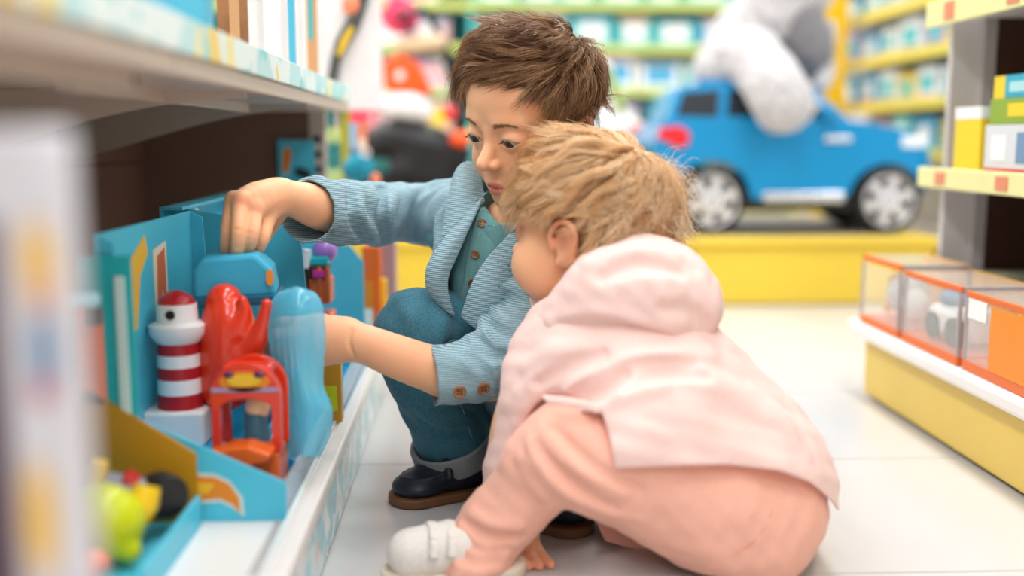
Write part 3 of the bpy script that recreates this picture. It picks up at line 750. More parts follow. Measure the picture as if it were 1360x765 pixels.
# brows and lashes
def brow_lash(H, parent, off, col, lid_up):
    rs2 = np.random.RandomState(5)
    for sx in (-1, 1):
        roots = []; dirs = []; Ls = []
        for i in range(150):
            t = rs2.uniform(0, 1); x = 13+27*t; z = 14.0+5.0*math.sin(t*2.2)-3.5*t+rs2.normal()*1.25*(1-.4*t)
            p = H.W((sx*x, 95, z)); dv = H.R[:, 1]; s_ = np.linspace(0, .06, 120)*1.0; ray = p[None]-dv[None]*s_[:, None]; d = H.F.sample(ray); w = np.where(d < 0.0003)[0]
            if len(w) == 0: continue
            roots.append(ray[w[0]]); dirs.append(H.R@np.array([sx*.9, -.25, .28-.5*t])); Ls.append((5.0-1.5*t)*H.s)
        roots = np.array(roots); dirs = np.array(dirs); Ls = np.array(Ls); K = np.linspace(0, 1, 4)
        S = roots[:, None]+dirs[:, None]*(Ls[:, None]*K[None])[..., None]
        nn = H.F.grad(roots); S += nn[:, None]*(.0006*np.sin(K*3.1))[None, :, None]
        V, Q = strands_mesh(S, .00023, 3, .3); sdf_object('eyebrow', V, Q, mat('brow_hair', col, .6), parent, off)
        roots = []; ends = []
        for i in range(38):
            dx = -12+24*rs2.uniform(); ec = np.array([sx*28.0, 63.0, -3.0]); qq = 1-(dx/13.0)**2
            z = -2.2+(lid_up+2.2)*qq+.06*dx*sx; y = math.sqrt(max(14.6**2-dx*dx-z*z, 1)); a = ec+np.array([dx, y, z-.1])
            out = np.array([dx*.04*1.2+sx*.12, 1.0, -.35]); out /= np.linalg.norm(out); Ln = 6.2*rs2.uniform(.7, 1.1)
            roots.append(H.W(a-out*.6)); ends.append((H.W(a+out*Ln*.55+np.array([0, 0, -.7])), H.W(a+out*Ln+np.array([0, 0, .6]))))
        S = np.array([[r_, e[0], e[1]] for r_, e in zip(roots, ends)]); V, Q = strands_mesh(S, .00020, 3, .25)
        sdf_object('eyelashes', V, Q, mat('lash_hair', '#2e1f16', .6), parent, off)
brow_lash(HB, boy, BO, '#96704f', 2.5)

# ------------------------------------------------ clothes
M_jacket = cloth_ribbed('blue_ribbed_cloth', '#abc6cf', '#557f90', .0021, (0.06, -.10, 0))
M_shirt = mat('teal_shirt_cloth', '#72a4a4', .9, var=.10, vscale=500, bump=.35, bscale=900, sheen=.2, spec=.2)
M_jeans = mat('teal_denim', '#447789', .9, var=.22, vscale=420, bump=.4, bscale=1200, sheen=.2, spec=.2)
M_jcuff = mat('denim_wrong_side', '#8f9195', .9, var=.12, vscale=420, bump=.4, bscale=1200)
M_btn = mat('horn_button', '#96694a', .35, var=.35, vscale=260)
M_thread = mat('denim_stitch_thread', '#7fa3ad', .8)
# shirt
FS = Field(P(660, 380, 1.2)-np.array([.13, .13, .17]), P(660, 380, 1.2)+np.array([.15, .16, .14]), .0022)
a, r = pchain((720, 560, 1.29, 88), (690, 450, 1.235, 84), (662, 372, 1.19, 68), (662, 322, 1.18, 55), (668, 292, 1.175, 42)); FS.chain(a, r, 0, n=6)
a, r = pchain((600, 310, 1.24, 34), (735, 325, 1.17, 36)); FS.chain(a, r, .03, n=4)
a, r = pchain((668, 320, 1.18, 34), (676, 270, 1.165, 35), (680, 230, 1.165, 36)); FS.chain(a, r, 0, 's', n=4)
FS.disp(lambda x, y, z: .0018*wob(x, y, z*.45, .022, 4))
pl = [FS.ray(u, v, .95, 1.4) for u, v in ((641, 286), (640, 300), (634, 325), (629, 350), (626, 378), (618, 410), (612, 440))]
pl = np.array([p for p in pl if p is not None]); FS.chain(pl+np.array([.0, .004, 0]), .0085, .0015, n=4, flat=None)
V, Q = FS.mesh(1); shirt = sdf_object('shirt', V, Q, M_shirt, boy, BO)
for u, v in ((640, 297), (631, 338), (627, 375)): button(shirt, FS, u, v, .0048, M_btn, BO, (.95, 1.4))
# stand collar of the shirt
cc = P(672, 296, 1.172); axn = HB.R[:, 2]*.7+np.array([0, 0, .5]); axn /= np.linalg.norm(axn)
FC = Field(cc-.075, cc+.075, .0014)
FC.cap(cc-axn*.030, cc+axn*.012, .047, .0425, 0); FC.cap(cc-axn*.06, cc+axn*.05, .0445, .0395, 0, 's')
FC.cutplane(cc+axn*.011, axn); FC.cutplane(cc-axn*.026, -axn)
V, Q = FC.mesh(1); sdf_object('shirt_collar', V, Q, M_shirt, shirt, BO)
# jacket: sleeves, body, open front, turned collar
FJ = Field(P(600, 390, 1.2)-np.array([.20, .24, .17]), P(600, 390, 1.2)+np.array([.21, .20, .16]), .002)
slv_r = [(640, 292, 1.205, 52), (600, 286, 1.25, 46), (555, 285, 1.27, 41.5), (515, 283, 1.25, 41.5), (465, 283, 1.185, 43), (410, 280, 1.118, 43)]
slv_l = [(722, 335, 1.16, 50), (712, 385, 1.11, 47), (692, 436, 1.075, 46), (662, 474, 1.055, 45), (625, 492, 1.048, 42), (575, 500, 1.04, 40)]
a, r = pchain((722, 560, 1.29, 112), (694, 460, 1.235, 108), (666, 385, 1.195, 96), (666, 330, 1.185, 76), (672, 292, 1.18, 56)); FJ.chain(a, r, 0, n=6)
ar, rr = pchain(*slv_r); FJ.chain(ar, rr, .022, n=6)
al, rl = pchain(*slv_l); FJ.chain(al, rl, .018, n=6)
FJ.disp(lambda x, y, z: .0026*wob(x, y, z, .030, 1)+.0012*wob(x, y, z, .014, 3))
# folds at the elbow, the armpit and the gathered cuff
for pts in ([(585, 250), (560, 275), (548, 305)], [(530, 246), (516, 280), (520, 318)], [(480, 250), (478, 285), (498, 322)], [(450, 246), (455, 290), (475, 320)], [(600, 265), (585, 300), (580, 325)],
            [(560, 248), (540, 262), (528, 300)], [(655, 408), (668, 425), (690, 430)], [(640, 418), (648, 446), (672, 462)], [(622, 446), (640, 466), (668, 480)], [(612, 464), (632, 482), (655, 500)], [(640, 452), (652, 486), (660, 512)]):
    crease(FJ, pts, .0115, .005, 'u', .42, y=(.9, 1.45))
for pts in ([(572, 258), (552, 290), (545, 318)], [(505, 250), (505, 285), (512, 322)], [(465, 255), (468, 290), (488, 320)], [(648, 430), (662, 444), (684, 448)], [(634, 448), (650, 470), (676, 474)], [(622, 468), (642, 492), (650, 508)], [(645, 400), (672, 394), (690, 400)]):
    crease(FJ, pts, .0085, .005, 's', .12, y=(.9, 1.45))
# hollow: arms, trunk and open front
a, r = pchain((722, 580, 1.29, 104), (694, 460, 1.235, 99), (666, 385, 1.195, 86), (666, 330, 1.185, 66), (672, 280, 1.18, 50), (676, 240, 1.17, 46)); FJ.chain(a, r, .002, 's', n=6)
a, r = pchain((424, 281, 1.136, 36), (410, 280, 1.118, 39), (360, 277, 1.05, 41)); FJ.chain(a, r, .001, 's', n=5)
a, r = pchain((588, 498, 1.042, 34), (575, 500, 1.04, 36.5), (530, 508, 1.03, 38)); FJ.chain(a, r, .001, 's', n=5)
pr = P(406, 280, 1.115); FJ.cutplane(pr, P(396, 283, 1.10)-pr+np.array([0, .0, .0015]), pr-.06, pr+.06)
pq = P(573, 500, 1.04); FJ.cutplane(pq, P(556, 502, 1.037)-pq, pq-.055, pq+.055)
op_poly = [(648, 240), (636, 262), (622, 300), (606, 338), (593, 364), (594, 392), (600, 418), (606, 445), (614, 425), (629, 375), (650, 342), (680, 314), (700, 280), (690, 240)]
pf = polyfn(op_poly); ylim = 1.215
FJ.op(lambda x, y, z: np.maximum(pf(x, y, z), y-ylim), P(640, 450, 1.05)-np.array([.09, .06, .05]), P(640, 240, 1.2)+np.array([.09, .05, .05]), .001, 's')
FJ.cutplane(P(700, 575, 1.25), np.array([.35, .1, -1]), P(700, 575, 1.25)-np.array([.2, .2, .1]), P(700, 575, 1.25)+np.array([.2, .2, .06]))
V, Q = FJ.mesh(1); jacket = sdf_object('jacket', V, Q, M_jacket, boy, BO)
for u, v in ((610, 520), (642, 515)): button(jacket, FJ, u, v, .0068, M_btn, BO, (.9, 1.3))
# turned-down collar and lapels: thick cloth laid over the open edge
def cloth_strip(name, lines, thick, m, parent, off, F=None, lift=.004, ysearch=(.9, 1.4), h=.0018, bend=0.0):
    """a flap: rows of points across it, lofted into a thick rounded sheet"""
    rows = []
    for ln in lines:
        row = []
        for it in ln:
            p = P(*it) if len(it) == 3 else None
            row.append(p)
        rows.append(np.array(row))
    rows = np.array(rows); R_, C_ = rows.shape[:2]
    # resample smoothly both ways
    A = np.stack([smooth_path(rows[i], np.zeros(C_), 4)[0] for i in range(R_)]); A = np.stack([smooth_path(A[:, j], np.zeros(R_), 4)[0] for j in range(A.shape[1])], 1)
    du = np.gradient(A, axis=0); dv = np.gradient(A, axis=1); nn = np.cross(du, dv); nn /= np.linalg.norm(nn, axis=2, keepdims=True)+1e-9
    F2 = Field(A.reshape(-1, 3).min(0)-.012, A.reshape(-1, 3).max(0)+.012, h); t = np.full(F2.f.shape, .5, np.float32)
    for i in range(A.shape[0]):
        F2.chain(A[i], thick, 0)
    for j in range(A.shape[1]): F2.chain(A[:, j], thick, 0)
    V, Q = F2.mesh(3); return sdf_object(name, V, Q, m, parent, off)
cloth_strip('collar', [[(634, 222, 1.215), (640, 250, 1.19), (642, 268, 1.165)], [(622, 216, 1.21), (625, 252, 1.168), (628, 280, 1.142)], [(610, 222, 1.20), (608, 258, 1.155), (607, 296, 1.128)], [(602, 238, 1.20), (594, 275, 1.155), (588, 318, 1.125)]], .0024, M_jacket, jacket, BO)
cloth_strip('lapel', [[(640, 264, 1.15), (622, 302, 1.118), (606, 338, 1.103), (594, 366, 1.098), (594, 392, 1.10), (602, 418, 1.108)], [(628, 278, 1.14), (606, 312, 1.108), (590, 340, 1.094), (580, 366, 1.09), (581, 388, 1.095), (596, 414, 1.106)], [(608, 296, 1.135), (588, 322, 1.108), (574, 342, 1.10), (567, 362, 1.098), (569, 384, 1.10), (588, 408, 1.108)]], .0024, M_jacket, jacket, BO)
cloth_strip('lapel', [[(690, 290, 1.135), (676, 314, 1.115), (650, 342, 1.10), (629, 376, 1.092), (614, 420, 1.098)], [(700, 310, 1.125), (688, 334, 1.102), (664, 362, 1.09), (642, 394, 1.086), (626, 430, 1.092)], [(712, 340, 1.12), (700, 362, 1.10), (682, 384, 1.09), (662, 410, 1.086), (640, 440, 1.092)]], .0024, M_jacket, jacket, BO)
# jeans
FP = Field(P(620, 500, 1.2)-np.array([.14, .19, .16]), P(620, 500, 1.2)+np.array([.21, .22, .12]), .0024)
leg_r = [(720, 535, 1.31, 82), (650, 478, 1.235, 70), (590, 447, 1.165, 60), (553, 441, 1.13, 56), (560, 480, 1.135, 53), (582, 530, 1.155, 53), (603, 575, 1.17, 52), (618, 612, 1.18, 47)]
leg_l = [(765, 560, 1.27, 80), (735, 510, 1.18, 62), (712, 482, 1.13, 54), (716, 540, 1.12, 50), (728, 610, 1.11, 48), (738, 668, 1.10, 42)]
for q in (leg_r, leg_l):
    a, r = pchain(*q); FP.chain(a, r, .02, n=6)
a, r = pchain((722, 550, 1.30, 100), (745, 555, 1.29, 98)); FP.chain(a, r, .03)
FP.disp(lambda x, y, z: .0022*wob(x, y, z, .035, 2)+.001*wob(x, y, z, .016, 5))
for pts in ([(520, 395), (545, 420), (550, 450)], [(575, 400), (590, 430), (582, 460)], [(555, 540), (585, 560), (610, 560)], [(560, 575), (590, 590), (620, 588)], [(545, 515), (580, 530), (605, 525)]):
    crease(FP, pts, .005, .01, 'u', .6, y=(.95, 1.4))
for pts in ([(640, 462), (612, 452), (590, 462)], [(560, 560), (590, 576), (615, 574)], [(610, 540), (640, 560), (650, 590)]):
    crease(FP, pts, .0035, .008, 's', .3, y=(.95, 1.4))
pc = P(620, 618, 1.18); FP.cutplane(pc, (-.25, .1, -1), pc-.09, pc+.06); a, r = pchain((612, 600, 1.178, 42), (622, 640, 1.185, 42)); FP.chain(a, r, .001, 's')
pd = P(740, 670, 1.10); FP.cutplane(pd, (0, 0, -1), pd-.07, pd+.05)
V, Q = FP.mesh(1); jeans = sdf_object('jeans', V, Q, M_jeans, boy, BO)
def cuff(q0, q1, r0, r1, th):
    a = P(*q0); b = P(*q1); ax = (b-a)/np.linalg.norm(b-a); F2 = Field(np.minimum(a, b)-.07, np.maximum(a, b)+.07, .0018)
    F2.cap(a, b, r0, r1, 0); F2.cap(a-ax*.03, b+ax*.04, r0-th, r1-th, 0, 's'); F2.cutplane(b, ax, k=.002); F2.cutplane(a, -ax, k=.002)
    F2.disp(lambda x, y, z: .0008*wob(x, y, z, .02, 6))
    V, Q = F2.mesh(1); return sdf_object('trouser_cuff', V, Q, M_jcuff, jeans, BO)
cuff((598, 582, 1.166), (606, 609, 1.174), .0480, .0462, .0055)
cuff((733, 640, 1.105), (738, 666, 1.10), .0375, .0365, .004)
# stitched seam along the shin
sp = [FP.ray(u, v, .95, 1.4) for u, v in ((640, 466), (622, 456), (600, 452), (590, 462), (596, 490), (606, 520), (616, 550), (626, 580))]
sp = np.array([p for p in sp if p is not None])
if len(sp) > 3:
    a, _ = smooth_path(sp, np.zeros(len(sp)), 6); a = a+FP.grad(a)*.0007; MB().tube(a, .0006, 5).build('seam', M_thread, jeans, True, off=BO)
# shoes
M_navy = mat('navy_leather', '#1d2430', .38, var=.12, vscale=120, bump=.25, bscale=500)
M_sole = mat('brown_rubber_sole', '#6e4a2e', .6, var=.12, vscale=60)
M_nstitch = mat('navy_stitching', '#0d1016', .7)
def make_shoe(loc, ang, parent, off):
    """toe along local -x; built at the origin then turned"""
    h = .0015; F2 = Field((-.095, -.045, -.002), (.085, .045, .085), h)
    F2.chain([(-.056, 0, .022), (-.025, .002, .030), (.035, 0, .036), (.055, 0, .040)], [.022, .027, .029, .027], 0, n=4)
    F2.chain([(.02, 0, .050), (.045, 0, .052)], [.026, .025], .014)
    F2.ell((-.050, .0, .024), (.034, .031, .017), None, .008)
    F2.cap((.025, 0, .075), (.050, 0, .075), .022, .021, .004, 's'); F2.cutplane((0, 0, .012), (0, 0, -1))
    g = F2.f.copy(); ring = np.array([[-.022, -.021, .047], [-.045, -.020, .042], [-.064, -.013, .037], [-.072, 0, .0355], [-.064, .013, .037], [-.045, .020, .042], [-.022, .021, .047]])
    rp, _ = smooth_path(ring, np.zeros(len(ring)), 5); col_ = [np.where(F2.f[int((p[0]-F2.lo[0])/h), int((p[1]-F2.lo[1])/h)] < 0)[0] for p in rp]
    rp = np.array([[p[0], p[1], F2.lo[2]+h*c_[-1]] for p, c_ in zip(rp, col_) if len(c_)]); F2.chain(rp, .0024, .002)                              # raised moccasin seam
    F2.chain([(-.020, -.029, .040), (-.018, -.018, .058), (-.016, 0, .064), (-.018, .018, .058), (-.020, .029, .040)], .0055, .004, n=5)   # strap over the instep
    V, Q = F2.mesh(1); V = V*np.array([.87, .92, .78]); R = Matrix.Rotation(ang, 3, 'Z'); Rm = np.array(R)
    up = sdf_object('shoe', V@Rm.T+np.array(loc), Q, M_navy, parent, off)
    F3 = Field((-.095, -.045, -.002), (.09, .045, .03), h); F3.chain([(-.055, 0, .008), (-.02, .002, .008), (.03, 0, .008), (.052, 0, .008)], [.0335, .0335, .031, .029], 0, n=4, flat=((0, 0, 1.0), 10.0))
    F3.cutplane((0, 0, .0142), (0, 0, 1), k=.002); F3.cutplane((0, 0, .001), (0, 0, -1), k=.002)
    V, Q = F3.mesh(1); V = V*np.array([.87, .92, .78]); sdf_object('sole', V@Rm.T+np.array(loc), Q, M_sole, up, off)
    return up
def floor_at(u, v):
    d = c_f+c_r*((u-680.0)/FPX)+c_u*((382.5-v)/FPX); return C0+d*(-CAMZ/d[2])
toe = floor_at(522, 676); ang = math.atan2(.44, .9); dv = np.array([math.cos(ang), math.sin(ang), 0])
make_shoe(toe+dv*.073+np.array([0, .012, 0]), ang, boy, BO)
heel = floor_at(783, 719); ang2 = math.atan2(-.7, .7); dv2 = np.array([math.cos(ang2), math.sin(ang2), 0])
make_shoe(heel-dv2*.070+np.array([0, .012, 0]), ang2, boy, BO)
# ---------------------------------------------------------------- the small child
KO = (0.14, 0.97, 0.0)
kid = thing('person', 'toddler with blond curls in pink hooded jacket and peach trousers, bending over', 'person', KO)
HK = Head(P(783, 307, 1.035), frame(122, 1, 4), .895, .0013, baby=True, lid=(4.0, -6.5))
hairpts_k = ([0, 30, 50, 65, 78, 88, 98, 115, 140, 180], [48, 46, 34, 18, -2, 4, 10, -18, -40, -50])
pieces = []
V, Q = HK.F.mesh(1); VK = V; pieces.append((V, Q, HK.tint(V, hairpts_k, '#c49a6e')))
# hand on the floor
fore = [(680, 640, .985, 28), (688, 672, .985, 24), (694, 694, .982, 21)]
metas = [[(694, 694, .982, 19), (702, 710, .975, 14), (708, 724, .970, 10)], [(692, 696, .984, 19), (696, 716, .975, 15), (698, 730, .965, 10)], [(688, 698, .986, 18), (686, 720, .975, 14), (686, 734, .962, 9)]]
fing = [[(708, 724, .970, 9.5), (716, 734, .966, 8.6), (724, 744, .962, 7.6), (732, 750, .958, 6.4)], [(698, 730, .965, 9.5), (705, 741, .96, 8.6), (711, 748, .956, 7.6), (717, 752, .952, 6.4)],
        [(686, 734, .962, 9), (691, 744, .956, 8), (696, 750, .952, 7), (701, 753, .95, 6)], [(674, 732, .965, 8.5), (676, 744, .957, 8), (680, 750, .952, 7), (684, 753, .95, 6)],
        [(682, 702, .99, 11), (690, 724, .99, 8.5), (700, 732, .985, 7.2)]]
def on_floor(q):                                                 # fingers rest on the tiles
    out = []
    for u, v, Y, r in q:
        d = c_f+c_r*((u-680.0)/FPX)+c_u*((382.5-v)/FPX); out.append((u, v, min(Y, (CAMZ-r*.00066)*d[1]/-d[2]), r))
    return out
metas = [on_floor(q) for q in metas]; fing = [on_floor(q) for q in fing]
FH, tips, fl = build_hand(fore, metas, fing, .0013)
V, Q = FH.mesh(1); pieces.append((V, Q, limb_tint(V, [(p, .014) for p in tips])))
# trunk, limbs and bare ankle inside the clothes
FT = Field(P(860, 560, .97)-np.array([.20, .17, .26]), P(860, 560, .97)+np.array([.22, .18, .22]), .004)
for q, kk in (([(985, 670, .955, 85), (890, 550, .965, 85), (800, 470, .985, 75), (770, 400, 1.02, 45), (780, 340, 1.03, 45)], 0), ([(750, 450, .99, 40), (690, 540, .985, 30), (674, 620, .99, 28), (680, 680, .995, 24)], .02),
              ([(960, 660, .94, 80), (800, 610, .93, 60), (740, 605, .935, 48), (655, 712, .95, 32), (630, 752, .955, 28)], .02), ([(990, 700, 1.0, 66), (850, 662, 1.04, 46), (930, 745, 1.02, 30), (955, 766, 1.012, 25)], .02)):
    a, r = pchain(*q); FT.chain(a, r, kk, n=4)
FT.cutplane((0, 0, .012), (0, 0, -1))
V, Q = FT.mesh(1); pieces.append((V, Q, np.tile(SKIN, (len(V), 1))))
n = 0; VV = []; QQ = []; CC = []
for V, Q, C in pieces: VV.append(V); QQ.append(Q+n); CC.append(C); n += len(V)
sdf_object('body', np.concatenate(VV), np.concatenate(QQ), M_skin, kid, KO, np.concatenate(CC))
eye_parts(HK, kid, KO, (0, -8), '#3b4a58')
brow_lash(HK, kid, KO, '#b58a62', 4.0)
# ------------------------------------------------ hair
rs = np.random.RandomState(21)
def kid_guides(N):
    r, q, hl = scalp_roots(HK, VK, N, hairpts_k, rs, -3)
    crown = np.array([4.0, -50, 86]); away = q-crown; away /= np.linalg.norm(away, axis=1, keepdims=True)
    swirl = np.cross(np.array([0, -.5, .85]), away)
    clump = np.stack([wob(q[:, 0], q[:, 1], q[:, 2], 30, i) for i in (1, 2, 3)], 1)
    side = np.clip((50-q[:, 2])/60, 0, 1)[:, None]; back = np.clip((-q[:, 1]-10)/50, 0, 1)[:, None]
    dl = away+swirl*.35+side*(np.array([0, .45, -.55])*(1-back)+np.array([.0, -.1, -.75])*back)+clump*.40+rs.normal(size=q.shape)*.08
    L = .088*rs.uniform(.6, 1.1, len(q))*np.clip(.45+hl/60, .45, 1)
    nearear = (q[:, 2] < 46) & (np.abs(q[:, 0]) > 40) & (q[:, 1] < 30) & (q[:, 1] > -40); L = np.where(nearear, np.maximum((q[:, 2]-8)*.00085, .012), L)
    Hh = (.003+.0155*np.clip((q[:, 2]+20)/70, 0, 1))*(1-.45*np.clip((q[:, 1]-5)/45, 0, 1))*rs.uniform(.5, 1.0, len(q))*(1+.2*clump[:, 2])
    return r, comb(HK, r, to_world(HK, dl), L, Hh, 16, lift=.16, rs=rs, curl=.30+.12*clump[:, 0], curlf=1.1)
gr, G = kid_guides(800)
r, q, hl = scalp_roots(HK, VK, 17000, hairpts_k, rs, -3)
S, gi = locks(HK, r, gr, G, rs, .5, .0010)
# loose curls standing off the back of the head
rf, qf, hf = scalp_roots(HK, VK, 800, hairpts_k, rs, 0, keep=lambda q: (q[:, 1] < -50) & (q[:, 2] < 75))
nrm = HK.F.grad(rf); K = 16; t = np.linspace(0, 1, K)[None, :, None]
base = rf[:, None]+nrm[:, None]*t*rs.uniform(.008, .036, (len(rf), 1, 1)); dn = np.array([.25, .05, -1.0]); ln = rs.uniform(.0, .03, (len(rf), 1, 1))
sd = np.cross(nrm, [0, 0, 1.0]); ph = rs.uniform(0, 6.28, (len(rf), 1, 1)); am = rs.uniform(.003, .014, (len(rf), 1, 1)); fq = rs.uniform(3, 7.5, (len(rf), 1, 1))
fly = base+dn*ln*t**1.5+(sd[:, None]*np.sin(fq*t+ph)+np.array([0, 0, 1.0])*np.cos(fq*t+ph))*am*t
V1, Q1 = strands_mesh(S, rs.uniform(.00028, .00048, len(S)), 3, .3); V2, Q2 = strands_mesh(fly, .00026, 3, .5)
def pal_cols(x, cols):
    pal = np.array([srgb(c)[:3] for c in cols]); n = len(cols)-1; ii = np.clip(x, 0, .999)*n; a = ii.astype(int); tt = (ii-a)[:, None]; return pal[a]*(1-tt)+pal[a+1]*tt
kc = ('#cf9355', '#ecba82', '#f8d8ac', '#fff3de'); gcol = rs.normal(size=len(gr))*.10
c1 = np.repeat(pal_cols(.5+gcol[gi]+.15*wob(q[:, 0], q[:, 1], q[:, 2], 30, 1)+rs.normal(size=len(q))*.14, kc), 51, axis=0); c2 = np.repeat(pal_cols(rs.uniform(.3, 1, len(fly)), kc), 3*K, axis=0)
sdf_object('hair', np.concatenate([V1, V2]), np.concatenate([Q1, Q2+len(V1)]), mat('blond_hair', '#d9ae80', .4, attr='tint', spec=.4), kid, KO, np.concatenate([c1, c2]))
# ------------------------------------------------ clothes
M_pink = mat('pink_jacket_cotton', '#f4d1c9', .85, var=.03, vscale=300, bump=.25, bscale=700, sheen=.25, spec=.2)
M_peach = mat('peach_jersey', '#f2b6a2', .9, var=.05, vscale=500, bump=.3, bscale=1100, sheen=.3, spec=.15)
M_wshoe = mat('white_canvas_shoe', '#e9e4de', .7, var=.06, vscale=300, bump=.3, bscale=900)
M_wsole = mat('cream_rubber_sole', '#e6d9c6', .55)
FJ = Field(P(880, 520, .97)-np.array([.21, .15, .17]), P(880, 520, .97)+np.array([.21, .17, .17]), .0021)
a, r = pchain((985, 636, .952, 116), (930, 575, .955, 117), (870, 520, .962, 117), (812, 484, .978, 104), (775, 472, .992, 78), (742, 472, 1.005, 48)); FJ.chain(a, r, 0, n=6)
a, r = pchain((985, 652, .944, 116), (905, 620, .930, 106), (850, 585, .922, 98)); FJ.chain(a, r, .03, n=5)       # skirt of the jacket over the hip
a, r = pchain((752, 455, .985, 66), (722, 500, .978, 52), (704, 545, .978, 44), (688, 600, .984, 41), (676, 642, .99, 37), (678, 668, .994, 33)); FJ.chain(a, r, .02, n=6)       # near sleeve
a, r = pchain((770, 480, 1.02, 56), (740, 560, 1.03, 40), (722, 640, 1.03, 34)); FJ.chain(a, r, .02, n=5)       # far sleeve
FJ.disp(lambda x, y, z: .0030*wob(x, y*.6, z, .042, 3)+.0012*wob(x, y, z, .018, 1))
Y0 = (.78, 1.2)
for pts in ([(770, 520), (820, 492), (880, 474), (945, 470)], [(730, 560), (770, 520), (800, 500)], [(845, 500), (905, 500), (970, 520), (1020, 555)], [(700, 490), (735, 470), (770, 460)],
            [(690, 560), (705, 530), (735, 505)], [(800, 540), (838, 520), (880, 512)], [(1000, 520), (1040, 560), (1070, 605)], [(690, 520), (720, 500), (750, 490)]):
    crease(FJ, pts, .012, .007, 'u', .42, y=Y0)
for pts in ([(740, 545), (790, 505), (850, 486), (920, 484)], [(715, 510), (755, 488), (800, 470)], [(830, 512), (880, 496), (940, 500)], [(706, 575), (722, 545), (750, 530)], [(760, 540), (800, 520), (830, 500)]):
    crease(FJ, pts, .0085, .006, 's', .1, y=Y0)
hem = [(1140, 720), (1101, 662), (1075, 640), (1035, 625), (965, 617), (880, 619), (817, 622), (808, 575), (799, 548), (765, 547), (722, 534), (712, 560), (716, 640), (720, 800), (1140, 800)]
hf_ = polyfn(hem); FJ.op(lambda x, y, z: hf_(x, y, z), FJ.lo, FJ.lo+FJ.h*FJ.n, .0012, 's', pad=0)
V, Q = FJ.mesh(1); kj = sdf_object('jacket', V, Q, M_pink, kid, KO)
# the turned-up hem corner at the side slit
cloth_strip('hem_flap', [[(722, 527, .895), (745, 529, .888), (770, 533, .883), (795, 540, .88)], [(728, 534, .892), (748, 537, .886), (770, 541, .882), (795, 547, .879)]], .0022, M_pink, kj, KO)
# front of the jacket hanging under the thigh
cloth_strip('front_panel', [[(792, 676, 1.0), (842, 684, 1.0), (894, 706, 1.0)], [(797, 696, .995), (845, 706, .995), (891, 717, .995)], [(806, 716, .99), (848, 727, .99), (884, 726, .99)]], .003, M_peach, kj, KO)
# hood lying on the back
FD = Field(P(830, 390, .97)-np.array([.13, .11, .085]), P(830, 390, .97)+np.array([.13, .12, .085]), .0019)
a, r = pchain((720, 450, .985, 26), (758, 420, .972, 43), (812, 388, .955, 62), (866, 386, .945, 68), (902, 404, .948, 58)); FD.chain(a, r, 0, n=6)
a, r = pchain((860, 380, .99, 60), (800, 375, 1.03, 55), (745, 400, 1.06, 42)); FD.chain(a, r, .03, n=4)
FD.disp(lambda x, y, z: .0026*wob(x, y, z, .036, 5)+.0009*wob(x, y, z, .015, 2))
for pts in ([(700, 448), (760, 440), (830, 452), (900, 462), (950, 452)], [(730, 424), (790, 418), (850, 432), (920, 444)], [(780, 350), (840, 332), (900, 340)], [(930, 372), (948, 410), (940, 440)]):
    crease(FD, pts, .008, .009, 'u', .5, y=Y0)
for pts in ([(745, 436), (810, 432), (880, 446)], [(800, 368), (850, 352), (905, 362)], [(880, 410), (915, 414), (938, 430)]):
    crease(FD, pts, .006, .010, 's', .2, y=Y0)
pn = HK.W((0, -26, -60)); FD.chain([HK.W((0, 10, 20)), HK.W((0, -14, -40)), HK.W((0, -24, -75))], np.array([74, 64, 48])*HK.s, .006, 's')
FD.f[:] = np.maximum(FD.f, -.5)
V, Q = FD.mesh(1); sdf_object('hood', V, Q, M_pink, kj, KO)
p = FJ.ray(748, 466, *Y0)
# trousers
FP = Field(P(850, 650, .97)-np.array([.21, .17, .13]), P(850, 650, .97)+np.array([.21, .17, .12]), .0021)
a, r = pchain((985, 672, .945, 113), (905, 640, .935, 92), (815, 612, .925, 80), (750, 602, .928, 68), (701, 650, .94, 50), (653, 704, .940, 46), (631, 746, .926, 44), (622, 772, .918, 43)); FP.chain(a, r, 0, n=7, mind=.004)
a, r = pchain((985, 700, 1.0, 95), (910, 676, 1.03, 74), (845, 672, 1.04, 60), (880, 704, 1.03, 44), (925, 732, 1.015, 36)); FP.chain(a, r, .02, n=6)
FP.disp(lambda x, y, z: .0022*wob(x, y, z, .04, 4)+.0008*wob(x, y, z, .016, 2))
for pts in ([(705, 590), (740, 640), (790, 672), (850, 690)], [(720, 570), (770, 620), (830, 655)], [(612, 700), (640, 722), (680, 722)], [(604, 720), (635, 740), (668, 738)], [(624, 684), (655, 700), (690, 700)], [(600, 742), (630, 756), (655, 752)], [(690, 610), (720, 660), (760, 690)]):
    crease(FP, pts, .0075, .008, 'u', .5, y=Y0)
for pts in ([(712, 590), (755, 640), (815, 674)], [(735, 570), (790, 622), (850, 650)], [(608, 712), (640, 732), (676, 730)], [(618, 694), (648, 712), (688, 712)], [(600, 732), (632, 748), (662, 746)]):
    crease(FP, pts, .0052, .007, 's', .2, y=Y0)
FP.cutplane((0, 0, .012), (0, 0, -1))
V, Q = FP.mesh(1); kt = sdf_object('trousers', V, Q, M_peach, kid, KO)
sp = [FP.ray(u, v, *Y0) for u, v in ((1030, 622), (1032, 650), (1022, 685), (1005, 715), (978, 735))]; sp = np.array([p for p in sp if p is not None])
if len(sp) > 2:
    a, _ = smooth_path(sp, np.zeros(len(sp)), 6); a = a+FP.grad(a)*.0001; MB().tube(a, .0007, 5).build('seam', mat('peach_thread', '#e2937c', .9), kt, True, off=KO)
